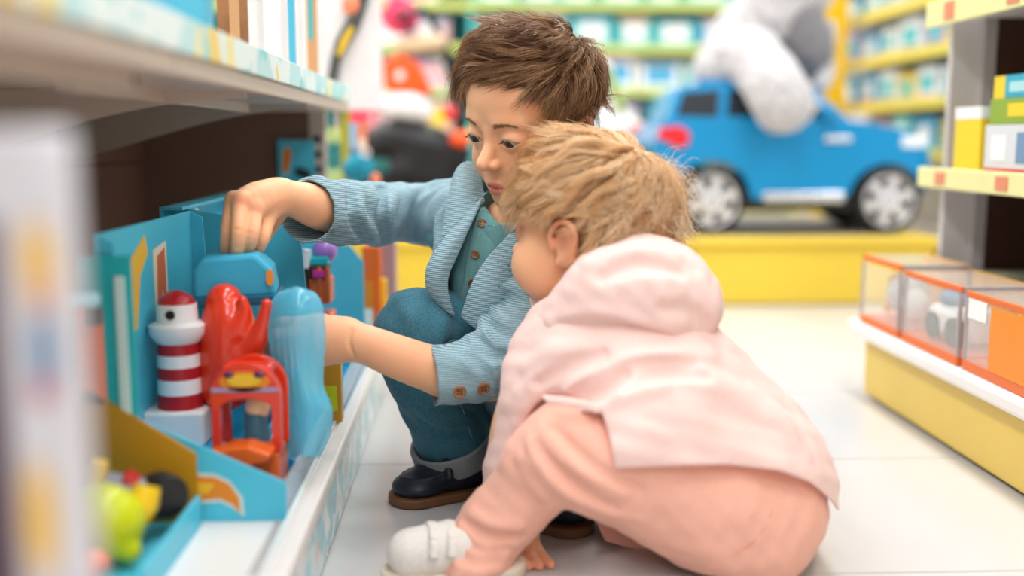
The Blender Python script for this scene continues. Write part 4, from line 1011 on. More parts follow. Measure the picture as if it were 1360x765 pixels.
# shoes
def kid_shoe(loc, ang):
    h = .0014; F2 = Field((-.08, -.036, -.002), (.065, .036, .072), h)
    F2.chain([(-.044, 0, .026), (-.012, 0, .028), (.02, 0, .028), (.030, 0, .028)], [.023, .025, .023, .022], 0, n=4)
    F2.cap((.010, 0, .062), (.038, 0, .064), .019, .019, .003, 's'); F2.cutplane((0, 0, .009), (0, 0, -1))
    F2.chain([(-.03, -.024, .034), (-.029, -.012, .047), (-.028, 0, .051), (-.029, .012, .047), (-.03, .024, .034)], .0012, .002, 's', n=4)
    V, Q = F2.mesh(1); R = np.array(Matrix.Rotation(ang, 3, 'Z')); o = sdf_object('shoe', V@R.T+np.array(loc), Q, M_wshoe, kid, KO)
    for x in (-.026, -.010):
        F4 = Field((x-.012, -.036, .02), (x+.012, .036, .07), h); F4.chain([(x-.002, -.0285, .034), (x, -.018, .046), (x+.001, 0, .0525), (x, .018, .046), (x-.002, .0285, .034)], .0050, 0, n=5, flat=((0, 0, 1.0), .25))
        V, Q = F4.mesh(1); sdf_object('strap', V@R.T+np.array(loc), Q, M_wshoe, o, KO)
    F3 = Field((-.08, -.036, -.002), (.07, .036, .024), h); F3.chain([(-.042, 0, .007), (-.01, 0, .007), (.03, 0, .007), (.036, 0, .007)], [.0305, .0295, .0275, .026], 0, n=4, flat=((0, 0, 1.0), 10.0))
    F3.cutplane((0, 0, .0125), (0, 0, 1), k=.003); F3.cutplane((0, 0, .0008), (0, 0, -1), k=.002)
    V, Q = F3.mesh(1); sdf_object('sole', V@R.T+np.array(loc), Q, M_wsole, o, KO)
fa = floor_at(560, 782); kid_shoe(fa+np.array([.034, .026, 0]), math.radians(10))
fb = floor_at(985, 775); kid_shoe(fb+np.array([0, .045, 0]), math.radians(-78))
# ---------------------------------------------------------------- toys and packs on the brown-backed shelf
DZ = 0.0802                                    # deck height (rests on the deck)
M_blue = mat('blue_carton', '#50c4e0', .35, var=.04, vscale=12)
M_blue2 = mat('bright_blue_plastic', '#22a8da', .28)
M_bluecap = mat('textured_blue_plastic', '#38aed4', .45, bump=.6, bscale=900)
M_teal = mat('teal_carton', '#20b3bb', .35, var=.04, vscale=12)
M_red = mat('red_plastic', '#e23a1c', .22, coat=.4)
M_orange = mat('orange_plastic', '#ef6a22', .25, coat=.3)
M_dred = mat('dark_red_plastic', '#b4202a', .3)
M_wplast = mat('white_plastic', '#eeeef0', .28)
M_black = mat('black_plastic', '#1c1d20', .4)
M_lemon = mat('yellow_plastic', '#f2c81c', .28)
M_limep = mat('lime_plastic', '#c6d21c', .28)
M_purple = mat('purple_plastic', '#a878c8', .25)
M_clearblue = mat('clear_blue_plastic', '#6cd0ee', .12, alpha=.55, spec=.7)
M_clear = mat('clear_plastic', '#dfe6ea', .08, alpha=.35, spec=.8)
M_gold = mat('golden_card', '#c08a16', .4)
M_pink2 = mat('magenta_plastic', '#d8359a', .3)
def decal(parent, off, pts, o, ax, ay, az, m, name='print', t=.0004):
    return MB().prism(pts, o, ax, ay, az, t).build(name, m, parent, off=off)
def ellipse(cx, cy, rx, ry, n=20): return [(cx+rx*math.cos(2*math.pi*i/n), cy+ry*math.sin(2*math.pi*i/n)) for i in range(n)]
X_, Y_, Z_ = (1, 0, 0), (0, 1, 0), (0, 0, 1)

# ---- the big open-front play set carton
O1 = (-0.23, 1.0, DZ); c1 = thing('toy_carton', 'open-front blue toy carton with orange flame print, holding a striped lighthouse', 'toy box', O1)
xf, xb, yn, yf = -0.157, -0.302, 0.863, 1.15
side = [(xf, 0), (xf, .033), (-.284, .092), (-.290, .236), (xb, .242), (xb, 0)]
MB().prism(side, (0, yn, DZ), X_, Z_, Y_, .003).build('side_panel', M_blue, c1, off=O1)
MB().prism(side, (0, yf, DZ), X_, Z_, Y_, .003).build('side_panel', M_blue, c1, off=O1)
B('back_panel', M_blue, c1, (xb-.003, yn, DZ), (xb, yf+.003, DZ+.243), 0, O1)
B('base_panel', M_blue2, c1, (xb, yn+.003, DZ), (xf, yf, DZ+.003), 0, O1)
B('front_lip', M_clear, c1, (xf-.0015, yn+.003, DZ+.003), (xf, yf, DZ+.033), 0, O1)
B('inner_step', M_blue2, c1, (xb+.001, yn+.004, DZ+.0035), (-.215, yf-.001, DZ+.036), .003, O1)
bp = (xb+.0002, 0, DZ)
decal(c1, O1, [(.905, .150), (.925, .205), (.945, .215), (.985, .232), (.992, .214), (.966, .196), (.952, .150), (.940, .148), (.930, .168)], bp, Y_, Z_, X_, mat('print_yellow', '#f0c030', .4), 'yellow_arrow_print')
decal(c1, O1, [(1.008, .135), (1.008, .215), (1.052, .220), (1.052, .138)], bp, Y_, Z_, X_, mat('print_cream', '#efe2c8', .4), 'label_print')
decal(c1, O1, [(1.014, .142), (1.020, .208), (1.044, .214), (1.046, .146), (1.034, .176)], (xb+.0007, 0, DZ), Y_, Z_, X_, mat('print_redorange', '#dd6a2c', .4), 'label_print')
decal(c1, O1, [(.872, .02), (.872, .225), (.880, .227), (.880, .02)], bp, Y_, Z_, X_, mat('print_pale', '#cfe6e2', .4), 'edge_print')
# flame swoosh printed on the near side: white rim, orange, yellow heart
sx0 = -.256
def flame(g): return [(a_*1.0, b_) for a_, b_ in [(0-g, .030), (.004, .035+g), (.022, .039+g), (.040, .038+g), (.052, .032+g), (.060+g, .020), (.061+g, .006-g), (.054, .014-g), (.044, .019-g), (.030, .018-g), (.016, .017-g), (.012, .014-g), (.010, .024), (.003, .022-g)]]
o_ = (sx0, yn-.0004, DZ+.001)
decal(c1, O1, flame(.003), o_, X_, Z_, (0, -1, 0), mat('print_pale', '#cfe6e2'), 'flame_print', .0003)
decal(c1, O1, flame(0), (sx0, yn-.0008, DZ+.001), X_, Z_, (0, -1, 0), mat('print_orange', '#ea8a1e', .4), 'flame_print', .0003)
decal(c1, O1, [(.012, .030), (.022, .034), (.040, .032), (.034, .024), (.018, .022)], (sx0, yn-.0012, DZ+.001), X_, Z_, (0, -1, 0), mat('print_yellow', '#f0c030'), 'flame_print', .0003)
# ---- lighthouse
p = P(243, 592, .985); z0 = DZ+.0365; LX, LY = p[0], .985
L1 = thing('toy_lighthouse', 'red and white striped toy lighthouse standing inside the blue carton', 'toy', (LX, LY, z0)); OL = (LX, LY, z0)
pxm = .985/1400
def zz(v): return .40-(v-184)*pxm
B('foot', M_wplast, L1, (LX-.030, LY-.026, z0), (LX+.027, LY+.026, zz(540)), .003, OL)
bands = [(540, 520, 30, 'r'), (520, 500, 29.5, 'w'), (500, 484, 29, 'r'), (484, 467, 28.5, 'w'), (467, 452, 28, 'r')]
for v0, v1, r, cc in bands:
    rr_ = r*pxm; MB().lathe([(.001, zz(v0)), (rr_, zz(v0)), (rr_*.985, zz(v1)), (.001, zz(v1))], (LX, LY, 0), Z_, 28).build('red_band' if cc == 'r' else 'white_band', M_dred if cc == 'r' else M_wplast, L1, True, off=OL)
MB().lathe([(.001, zz(452)), (28*pxm, zz(452)), (37*pxm, zz(440)), (38*pxm, zz(428)), (30*pxm, zz(424)), (.001, zz(424))], (LX, LY, 0), Z_, 28).build('gallery', M_wplast, L1, True, off=OL)
lr = MB().lathe([(.001, zz(424)), (27*pxm, zz(424)), (26*pxm, zz(400)), (.001, zz(400))], (LX, LY, 0), Z_, 28).build('lamp_room', M_wplast, L1, True, off=OL)
MB().lathe([(.0005, 0), (.0045, 0), (.0045, .001), (.0005, .001)], (LX-.001, LY-26.5*pxm, zz(412)), (0, -1, 0), 14).build('lamp_window', M_black, lr, True, off=OL)
MB().lathe([(.001, zz(401)), (25*pxm, zz(401)), (22*pxm, zz(393)), (13*pxm, zz(386)), (.001, zz(382))], (LX, LY, 0), Z_, 28).build('dome', M_dred, L1, True, off=OL)
# ---- red creature toy under the blue lid
FT_ = Field(P(312, 440, 1.0)-np.array([.07, .06, .09]), P(312, 440, 1.0)+np.array([.07, .06, .08]), .0018)
a, r = pchain((300, 510, 1.0, 36), (303, 470, 1.0, 38), (303, 430, 1.0, 35), (298, 400, 1.0, 24)); FT_.chain(a, r, 0, n=5)
a, r = pchain((318, 485, .99, 20), (338, 458, .985, 15), (348, 432, .982, 10), (354, 404, .98, 7.5)); FT_.chain(a, r, .008, n=5)
a, r = pchain((318, 440, .985, 14), (326, 415, .985, 9), (322, 398, .985, 6)); FT_.chain(a, r, .006, n=4)
FT_.cutplane((0, 0, DZ+.0375), (0, 0, -1))
p = P(303, 540, 1.0); OR = (p[0], p[1], DZ+.0375)
cr = thing('toy_creature', 'glossy red toy creature with a raised horn, under the blue lid', 'toy', OR)
V, Q = FT_.mesh(1); sdf_object('creature_body', V, Q, M_red, cr, OR)
# ---- textured blue lid piece under the boy's hand
p = P(318, 362, 1.035); OB = (p[0], p[1], p[2]-.02)
lid = thing('toy_block', 'textured blue plastic block touched by the boy fingertips', 'toy', OB)
pr = [(-.038, -.022), (-.036, .006), (-.028, .018), (.022, .021), (.036, .006), (.040, -.020)]
MB().prism(pr, p+np.array([0, -.030, 0]), (1, .12, 0), (0, -.1, 1), (-.12, 1, 0), .062).build('lid_shell', M_bluecap, lid, bevel=.004, off=OB)
MB().prism([(-.041, -.030), (-.041, -.020), (.043, -.018), (.043, -.028)], p+np.array([0, -.033, 0]), (1, .12, 0), (0, -.1, 1), (-.12, 1, 0), .068).build('lid_rim', mat('dark_blue_plastic', '#12607f', .35), lid, bevel=.002, off=OB)
decal(lid, OB, ellipse(.033, .003, .0035, .008), p+np.array([.002, -.0335, -.004]), (1, .12, 0), (0, 0, 1), (0, -1, 0), mat('print_orange', '#ea8a1e'), 'badge', .0006)
# ---- red cab with arched front
p = P(333, 612, .93); OC = (p[0], p[1], DZ+.0365 if False else p[2])
cab = thing('toy_cab', 'red arched toy cab with orange ramp beside the lighthouse', 'toy', (p[0], .935, DZ+.0035)); OC = (p[0], .935, DZ+.0035)
s_ = .93/1400; cx = P(331, 545, .93)[0]; cz = lambda v: .40-(v-184)*s_
arch_o = [(-46*s_, cz(600))]+[(46*s_*-math.cos(t), cz(522)+44*s_*math.sin(t)) for t in np.linspace(0, math.pi, 15)]+[(46*s_, cz(600))]
arch_i = [(-34*s_, cz(600))]+[(34*s_*-math.cos(t), cz(540)+14*s_*math.sin(t)) for t in np.linspace(0, math.pi, 15)]+[(34*s_, cz(600))]
def arch_frame(y0, y1, m, name):
    mb = MB(); n = len(arch_o); vs_ = []
    for y in (y0, y1):
        for q in arch_o: vs_.append((cx+q[0], y, q[1]))
        for q in arch_i: vs_.append((cx+q[0], y, q[1]))
    fs = []
    for i in range(n-1):
        fs += [(i, i+1, n+i+1, n+i), (2*n+i, 3*n+i, 3*n+i+1, 2*n+i+1), (i, 2*n+i, 2*n+i+1, i+1), (n+i, n+i+1, 3*n+i+1, 3*n+i)]
    fs += [(0, n, 3*n, 2*n), (n-1, 3*n-1, 4*n-1, 2*n-1)]
    return mb.add(vs_, fs).build(name, m, cab, bevel=.001, off=OC)
arch_frame(.915, .925, M_red, 'front_arch'); arch_frame(.952, .962, M_red, 'rear_arch')
B('roof_band', M_red, cab, (cx-.022, .9255, cz(500)), (cx+.022, .9515, cz(484)), .003, OC)
decal(cab, OC, ellipse(0, cz(502), .022, .009), (cx, .9148, 0), X_, Z_, (0, -1, 0), mat('print_orange', '#ea8a1e'), 'brow_badge', .001)
decal(cab, OC, ellipse(0, cz(500), .015, .0055), (cx, .9136, 0), X_, Z_, (0, -1, 0), mat('print_yellow', '#f0c030'), 'brow_badge', .001)
decal(cab, OC, [(-.029, cz(516)), (-.029, cz(510)), (.029, cz(510)), (.029, cz(516))], (cx, .9146, 0), X_, Z_, (0, -1, 0), mat('print_lilac', '#a59ac0', .4), 'stripe', .0008)
for sx in (-1, 1): MB().ball((cx+sx*.013, .914, cz(493)), (.005, .003, .003), 8).build('knob', mat('plum_plastic', '#5a2a55', .3), cab, True, off=OC)
MB().prism([(-46*s_, cz(612)), (-42*s_, cz(588)), (-10*s_, cz(580)), (10*s_, cz(578)), (40*s_, cz(590)), (34*s_, cz(600)), (14*s_, cz(604)), (6*s_, cz(618)), (-30*s_, cz(622))], (cx, .885, 0), X_, Z_, Y_, .028).build('ramp', M_orange, cab, bevel=.002, off=OC)
MB().ball((cx+.006, .938, cz(545)), (.011, .010, .013), 10).build('driver_head', mat('cream_plastic', '#efd2a8', .3), cab, True, off=OC)
MB().lathe([(.001, 0), (.012, 0), (.010, .026), (.001, .028)], (cx+.004, .938, cz(592)), Z_, 16).build('driver_body', mat('slate_plastic', '#3f6f86', .3), cab, True, off=OC)
B('cab_floor', M_orange, cab, (cx-.028, .914, DZ+.0035), (cx+.028, .963, cz(600)), .002, OC)
# ---- clear blue scoop
FSc = Field(P(395, 470, .985)-np.array([.075, .06, .10]), P(395, 470, .985)+np.array([.07, .06, .09]), .0015)
c = P(396, 470, .97)
rows = np.array([[P(ul, v, y+.014), P((ul*3+ur)/4, v-1, y+.004), P((ul+ur)/2, v-2, y), P((ul+3*ur)/4, v-1, y+.004), P(ur, v, y+.014)] for v, ul, ur, y in ((384, 384, 404, .985), (392, 368, 420, .975), (412, 358, 428, .968), (445, 357, 431, .965), (480, 364, 429, .962), (512, 372, 428, .956), (545, 376, 440, .950), (580, 380, 436, .946), (606, 386, 424, .944))])
A_ = np.stack([smooth_path(rows[i], np.zeros(5), 6)[0] for i in range(len(rows))]); A_ = np.stack([smooth_path(A_[:, j], np.zeros(len(rows)), 6)[0] for j in range(A_.shape[1])], 1)
for i in range(A_.shape[0]): FSc.chain(A_[i], .0016, 0)
for j in range(A_.shape[1]): FSc.chain(A_[:, j], .0016, 0)
FSc.cutplane((0, 0, DZ+.004), (0, 0, -1))
for du in (-24, -16, -8, 0, 8, 16, 24): crease(FSc, [(390+du, 408), (392+du, 450), (396+du, 500), (404+du, 560)], .0012, .001, 'u', .1, y=(.9, 1.1))
OS = (c[0], c[1], DZ+.004); sc = thing('toy_scoop', 'translucent pale blue ribbed scoop in front of the boy hand', 'toy', OS)
V, Q = FSc.mesh(1); sdf_object('scoop_shell', V, Q, M_clearblue, sc, OS)
# ---- blue track piece on the carton floor
FTk = thing('toy_track', 'bright blue slide piece lying along the carton front', 'toy', (-.185, 1.02, DZ+.0035)); OT = (-.185, 1.02, DZ+.0035)
MB().prism([(-.2, .0), (-.2, .030), (-.185, .022), (-.172, .012), (-.162, .010), (-.162, 0)], (0, .985, DZ+.0035), X_, Z_, Y_, .15).build('slide', M_blue2, FTk, bevel=.002, off=OT)
B('slide_rail', M_blue2, FTk, (-.2, .985, DZ+.0335), (-.196, 1.135, DZ+.042), .001, OT)

# ---- second blue carton with the orange crane
O2 = (-0.25, 1.32, DZ); c2 = thing('toy_carton', 'tall blue toy carton with a round orange badge, holding an orange crane', 'toy box', O2)
xb2, yn2, yf2 = -.335, 1.195, 1.47
MB().prism([(-.180, 0), (-.180, .06), (-.192, .208), (-.205, .222), (xb2, .246), (xb2, 0)], (0, yn2, DZ), X_, Z_, Y_, .003).build('side_panel', M_blue, c2, off=O2)
MB().prism([(-.150, 0), (-.150, .150), (-.168, .172), (-.215, .178), (xb2, .246), (xb2, 0)], (0, yf2, DZ), X_, Z_, Y_, .003).build('side_panel', M_blue, c2, off=O2)
B('back_panel', M_blue, c2, (xb2-.003, yn2-.035, DZ), (xb2, yf2+.003, DZ+.2465), 0, O2)
B('base_panel', M_blue2, c2, (xb2, yn2+.003, DZ), (-.152, yf2, DZ+.003), 0, O2)
B('top_panel', M_blue, c2, (xb2, yn2-.035, DZ+.243), (xb2+.022, yf2, DZ+.2465), 0, O2)
MB().prism([(-.152, 0), (-.152, .034), (-.1535, .034), (-.1535, 0)], (0, yn2, DZ+.003), X_, Z_, Y_, .26).build('front_lip', M_clear, c2, off=O2)
decal(c2, O2, ellipse(1.215, .232, .016, .010), (xb2+.0224, 0, DZ), Y_, Z_, X_, mat('print_white', '#eef2f2', .4), 'badge')
decal(c2, O2, ellipse(1.217, .229, .011, .008), (xb2+.0230, 0, DZ), Y_, Z_, X_, mat('print_redorange', '#dd6a2c'), 'badge')
B('slot_hole', M_dark, c2, (-.3125, yn2+.004, DZ+.19), (-.3115, yn2+.03, DZ+.222), 0, O2)
# crane toy
px2 = 1.33/1400; cxx = P(418, 380, 1.33)[0]; czz = lambda v: .40-(v-184)*px2
OCn = (cxx, 1.33, DZ+.0035); cn = thing('toy_crane', 'orange toy crane cab with black mast and purple ball', 'toy', OCn)
B('chassis', M_orange, cn, (cxx-.020, 1.31, DZ+.0035), (cxx+.024, 1.352, czz(412)), .003, OCn)
for (a_, b_) in (((cxx-.026, 1.312, czz(400)), (cxx+.022, 1.35, czz(365))),): cbx = B('cab', M_orange, cn, a_, b_, .003, OCn)
for sx in (.010, .020): B('cab_pillar', M_orange, cn, (cxx+sx-.003, 1.308, czz(398)), (cxx+sx+.002, 1.3118, czz(350)), .001, OCn)
B('roof', mat('dark_brown_plastic', '#4a2a20', .4), cn, (cxx-.026, 1.31, czz(364)), (cxx+.018, 1.35, czz(349)), .002, OCn)
B('roof_plate', M_teal, cn, (cxx-.024, 1.312, czz(348.5)), (cxx+.020, 1.348, czz(337)), .002, OCn)
B('magenta_clip', M_pink2, cn, (cxx+.001, 1.306, czz(364)), (cxx+.016, 1.3099, czz(354)), .001, OCn)
MB().tube([(cxx-.007, 1.300, czz(408)), (cxx-.007, 1.300, czz(350))], .0052, 12).build('mast', M_black, cn, True, off=OCn)
MB().tube([(cxx-.007, 1.300, czz(350)), (cxx-.004, 1.300, czz(326))], [.0048, .0056], 12).build('mast_head', M_wplast, cn, True, off=OCn)
MB().ball((cxx+.014, 1.33, czz(331)), .0155, 14).build('purple_ball', M_purple, cn, True, off=OCn)
MB().prism([(-.034, 0), (-.030, .006), (-.012, .004), (-.010, -.002)], (cxx, 1.298, czz(396)), X_, Z_, Y_, .01).build('red_arm', M_dred, cn, bevel=.001, off=OCn)
# ---- items beyond the cartons at the far end of the deck
def small_box(name, label, cat, u0, v0, u1, v1, Y, depth, m, prints=(), zbase=None, group=None):
    a = P(u0, v1, Y); b = P(u1, v0, Y); zb = a[2] if zbase is None else zbase; o = ((a[0]+b[0])/2, Y+depth/2, zb)
    t = thing(name, label, cat, o, 0, group); B('box_body', m, t, (a[0], Y, zb), (b[0], Y+depth, b[2]), .001, o)
    w = b[0]-a[0]; h = b[2]-zb
    for k, (x0, y0, x1, y1, pm, nm) in enumerate(prints):
        B(nm, pm, t, (a[0]+w*x0, Y-.0006-.0003*k, zb+h*y0), (a[0]+w*x1, Y-.0001-.0002*k, zb+h*y1), 0, o)
    return t
W_ = mat('print_white', '#eef2f2'); YL = mat('print_yellow', '#f0c030'); OG = mat('print_orange', '#ea8a1e'); RD = mat('print_red', '#d2382c', .4); CR = mat('print_cream', '#efe2c8'); NV = mat('print_navy', '#2b4a78', .4)
small_box('toy_pack', 'slim orange and white toy pack beyond the crane carton', 'toy box', 483, 328, 504, 455, 1.53, .05, M_orange, ((.0, .0, .55, .45, W_, 'label_print'), (.1, .45, .6, .7, OG, 'label_print')), DZ)
small_box('toy_pack', 'narrow mauve toy pack standing at the shelf end', 'toy box', 506, 322, 524, 440, 1.60, .05, mat('mauve_card', '#a98d97', .5), ((.1, .3, .5, .5, W_, 'label_print'),), DZ)
small_box('toy_pack', 'small yellow toy pack between orange and mauve packs', 'toy box', 497, 372, 512, 440, 1.56, .03, M_lemon, ((.2, .4, .8, .7, OG, 'label_print'),), DZ)
# yellow glitter pack glimpsed under the boy's forearm
small_box('toy_pack', 'low gold toy pack under the boy bare forearm', 'toy box', 400, 478, 452, 512, 1.17, .02, M_gold, ((.1, .3, .4, .7, M_lemon, 'label_print'), (.5, .2, .9, .6, M_limep, 'label_print')), DZ)

# ---- nearest carton: digger toys in a blue tray
O3 = (-.25, .79, DZ); c3 = thing('toy_tray', 'shallow blue carton tray with a golden inner flap, nearest the tall white pack', 'toy box', O3)
B('tray_base', M_blue, c3, (-.345, .70, DZ), (-.226, .855, DZ+.004), 0, O3)
B('tray_front', M_blue, c3, (-.230, .70, DZ+.004), (-.226, .855, DZ+.026), .001, O3)
MB().prism([(-.345, .0), (-.345, .118), (-.310, .112), (-.228, .058), (-.228, 0)], (0, .852, DZ+.004), X_, Z_, Y_, .003).build('golden_flap', M_gold, c3, off=O3)
B('tray_back', M_teal, c3, (-.349, .70, DZ), (-.3455, .855, DZ+.115), 0, O3)
p = P(148, 695, .765); OD = (p[0], p[1], DZ+.0045); dg = thing('toy_digger', 'lime toy digger with yellow arm and grey engine in the blue tray', 'toy', OD)
FD_ = Field(p-np.array([.05, .045, .045]), p+np.array([.06, .05, .05]), .0016); FD_.ell(p, (.024, .024, .026)); FD_.ell(p+np.array([-.008, 0, .012]), (.019, .02, .018), None, .008); FD_.cap(p+np.array([.0, -.012, -.01]), p+np.array([.016, -.01, -.018]), .010, .008, .006); FD_.cutplane((0, 0, DZ+.0048), (0, 0, -1))
V, Q = FD_.mesh(1); sdf_object('lime_bucket', V, Q, M_limep, dg, OD)
MB().tube([P(178, 690, .78), P(190, 668, .785), P(196, 645, .79)], [.011, .012, .010], 14).build('yellow_arm', M_lemon, dg, True, off=OD)
MB().box(P(163, 655, .80), (.030, .03, .022), (0, .3, .2)).build('engine', mat('grey_plastic', '#8f98a6', .3), dg, bevel=.003, off=OD)
MB().box(P(172, 640, .802), (.012, .026, .012), (0, .5, .2)).build('engine_trim', M_dred, dg, bevel=.002, off=OD)
MB().tube([P(127, 655, .80), P(132, 620, .805), P(134, 612, .805)], [.006, .007, .006], 12).build('yellow_post', M_lemon, dg, True, off=OD)
a = P(216, 657, .825); MB().lathe([(.002, -.012), (.0165, -.012), (.018, -.008), (.018, .008), (.0165, .012), (.002, .012)], a, (.7, -.7, 0), 20).build('wheel', M_black, dg, True, off=OD)
a = P(122, 748, .72); MB().ball(a, (.013, .013, .010), 10).build('red_nose', M_orange, dg, True, off=OD)
# ---- teal hanging pack with orange window
O4 = (P(120, 480, .83)[0], .83, DZ+.0045); tp = thing('blister_pack', 'teal upright toy pack with an orange window and pale peg hook', 'toy box', O4)
a = P(100, 590, .83); b = P(166, 345, .83)
B('card', M_teal, tp, (a[0], .856, DZ+.0045), (b[0]-.004, .8585, b[2]), .001, O4)
B('orange_window', M_orange, tp, (P(92, 540, .83)[0], .852, P(92, 550, .83)[2]), (P(122, 420, .83)[0], .8558, P(92, 415, .83)[2]), .002, O4)
B('edge_strip', mat('print_pale', '#cfe6e2'), tp, (P(146, 540, .83)[0], .8535, P(92, 570, .83)[2]), (P(154, 420, .83)[0], .8558, P(92, 372, .83)[2]), .001, O4)
MB().tube([P(70, 400, .80), P(128, 398, .83)], .006, 10).build('peg_hook', mat('pale_blue_plastic', '#8ecfe0', .3), tp, True, off=O4)
B('peg_block', M_black, tp, (P(106, 400, .83)[0], .842, P(0, 437, .83)[2]), (P(122, 400, .83)[0], .8517, P(0, 415, .83)[2]), .001, O4)
# ---- the tall white pack closest to the lens
YN = .375; a = P(-60, 760, YN); b = P(84, 172, YN); O5 = ((a[0]+b[0])/2, YN+.006, DZ)
tw = thing('toy_pack', 'tall white toy pack with yellow and orange ovals and a blue figure', 'toy box', O5)
B('box_body', mat('white_pack_card', '#dcdbe2', .4, var=.03, vscale=20), tw, (a[0], YN, DZ), (b[0], YN+.012, b[2]), .002, O5)
pxn = YN/1400
def tall(u, v, ru, rv, m, k, nm):
    p = P(u, v, YN-.0003*k); decal(tw, O5, ellipse(0, 0, ru*pxn, rv*pxn), p, X_, Z_, (0, -1, 0), m, nm, .0003)
tall(50, 352, 26, 66, mat('print_peach', '#eecfae', .5), 1, 'oval_print'); tall(50, 345, 15, 42, mat('print_gold', '#f0be2c', .5), 2, 'oval_print')
tall(54, 690, 25, 90, mat('print_peach', '#eecfae'), 1, 'oval_print'); tall(56, 690, 15, 72, mat('print_gold', '#f0be2c'), 2, 'oval_print')
tall(58, 470, 18, 58, mat('print_steel', '#6f92b4', .5), 1, 'figure_print'); tall(58, 520, 15, 17, mat('print_crimson', '#c44a68', .5), 2, 'figure_print')
tall(56, 395, 14, 14, mat('print_coral', '#e2988a', .5), 3, 'figure_print')
B('dark_edge', mat('plum_card', '#5b4652', .5), tw, (a[0], YN-.0012, DZ), (P(-2, 300, YN)[0], YN-.0002, b[2]-.03), 0, O5)
# ---- card hanging on the perforated end panel
a = P(370, 243, 1.735); b = P(417, 186, 1.735); O6 = ((a[0]+b[0])/2, 1.74, a[2]); hc = thing('blister_pack', 'small blue card pack with orange figure hanging on the perforated panel', 'toy box', O6)
B('card', M_blue, hc, (a[0], 1.738, a[2]), (b[0], 1.741, b[2]), 0, O6); B('dark_edge', M_dark, hc, (a[0]-.003, 1.737, a[2]), (a[0], 1.742, b[2]), 0, O6)
decal(hc, O6, [(.006, .022), (.008, .05), (.014, .058), (.020, .056), (.022, .042), (.018, .030), (.016, .018), (.010, .014)], (a[0], 1.7378, a[2]), X_, Z_, (0, -1, 0), OG, 'figure_print')
MB().box((a[0]+.040, 1.733, a[2]+.016), (.026, .008, .014), (0, .35, 0)).build('toy_car', M_black, hc, bevel=.003, off=O6)
MB().tube([(a[0]+.028, 1.747, b[2]-.004), (a[0]+.028, 1.725, b[2]-.002)], .0018, 8).build('peg', M_steel, hc, True, off=O6)

# ---------------------------------------------------------------- packs on the upper shelf
UZ = .4625
def upper(label, u0, u1, Y, h, depth, m, prints, x=None):
    a = P(u0, 60, Y); b = P(u1, 60, Y); o = ((a[0]+b[0])/2, Y+depth/2, UZ); t = thing('toy_pack', label, 'toy box', o, 0, 'packs on the upper brown shelf')
    B('box_body', m, t, (a[0], Y, UZ), (b[0], Y+depth, UZ+h), .002, o); w = b[0]-a[0]
    for k, (x0, y0, x1, y1, pm) in enumerate(prints): B('print', pm, t, (a[0]+w*x0, Y-.0006-.0003*k, UZ+h*y0), (a[0]+w*x1, Y-.0001-.0002*k, UZ+h*y1), 0, o)
    return t
WC = mat('white_card', '#e9e6e6', .45, var=.03, vscale=20); LB = mat('sky_card', '#4fb3d2', .4); BR = mat('brown_wood_card', '#9a6a40', .5, var=.25, vscale=30)
upper('bright blue pack on the upper shelf next to a brown picture pack', 150, 274, .858, .25, .03, LB, ((.05, .1, .3, .5, M_teal), (.4, .2, .8, .9, M_blue2)))
upper('brown wooden-toy picture pack on the upper shelf', 290, 344, 1.07, .25, .03, WC, ((.0, .0, .75, .9, BR), (.30, .05, .55, .7, mat('print_tan', '#c99a6a', .5))))
upper('white pack with a small teal corner on the upper shelf', 346, 376, 1.205, .22, .03, WC, ((.2, .5, .9, .9, M_teal), (.1, .05, .9, .35, W_)))
upper('narrow teal pack with white edge on the upper shelf', 377, 398, 1.325, .25, .03, WC, ((.3, .0, .75, 1, LB),))
upper('slim tan patterned pack on the upper shelf', 399, 428, 1.52, .25, .03, WC, ((.3, .0, .8, 1, mat('print_tan', '#c99a6a')), (.4, .3, .6, .6, M_teal)))
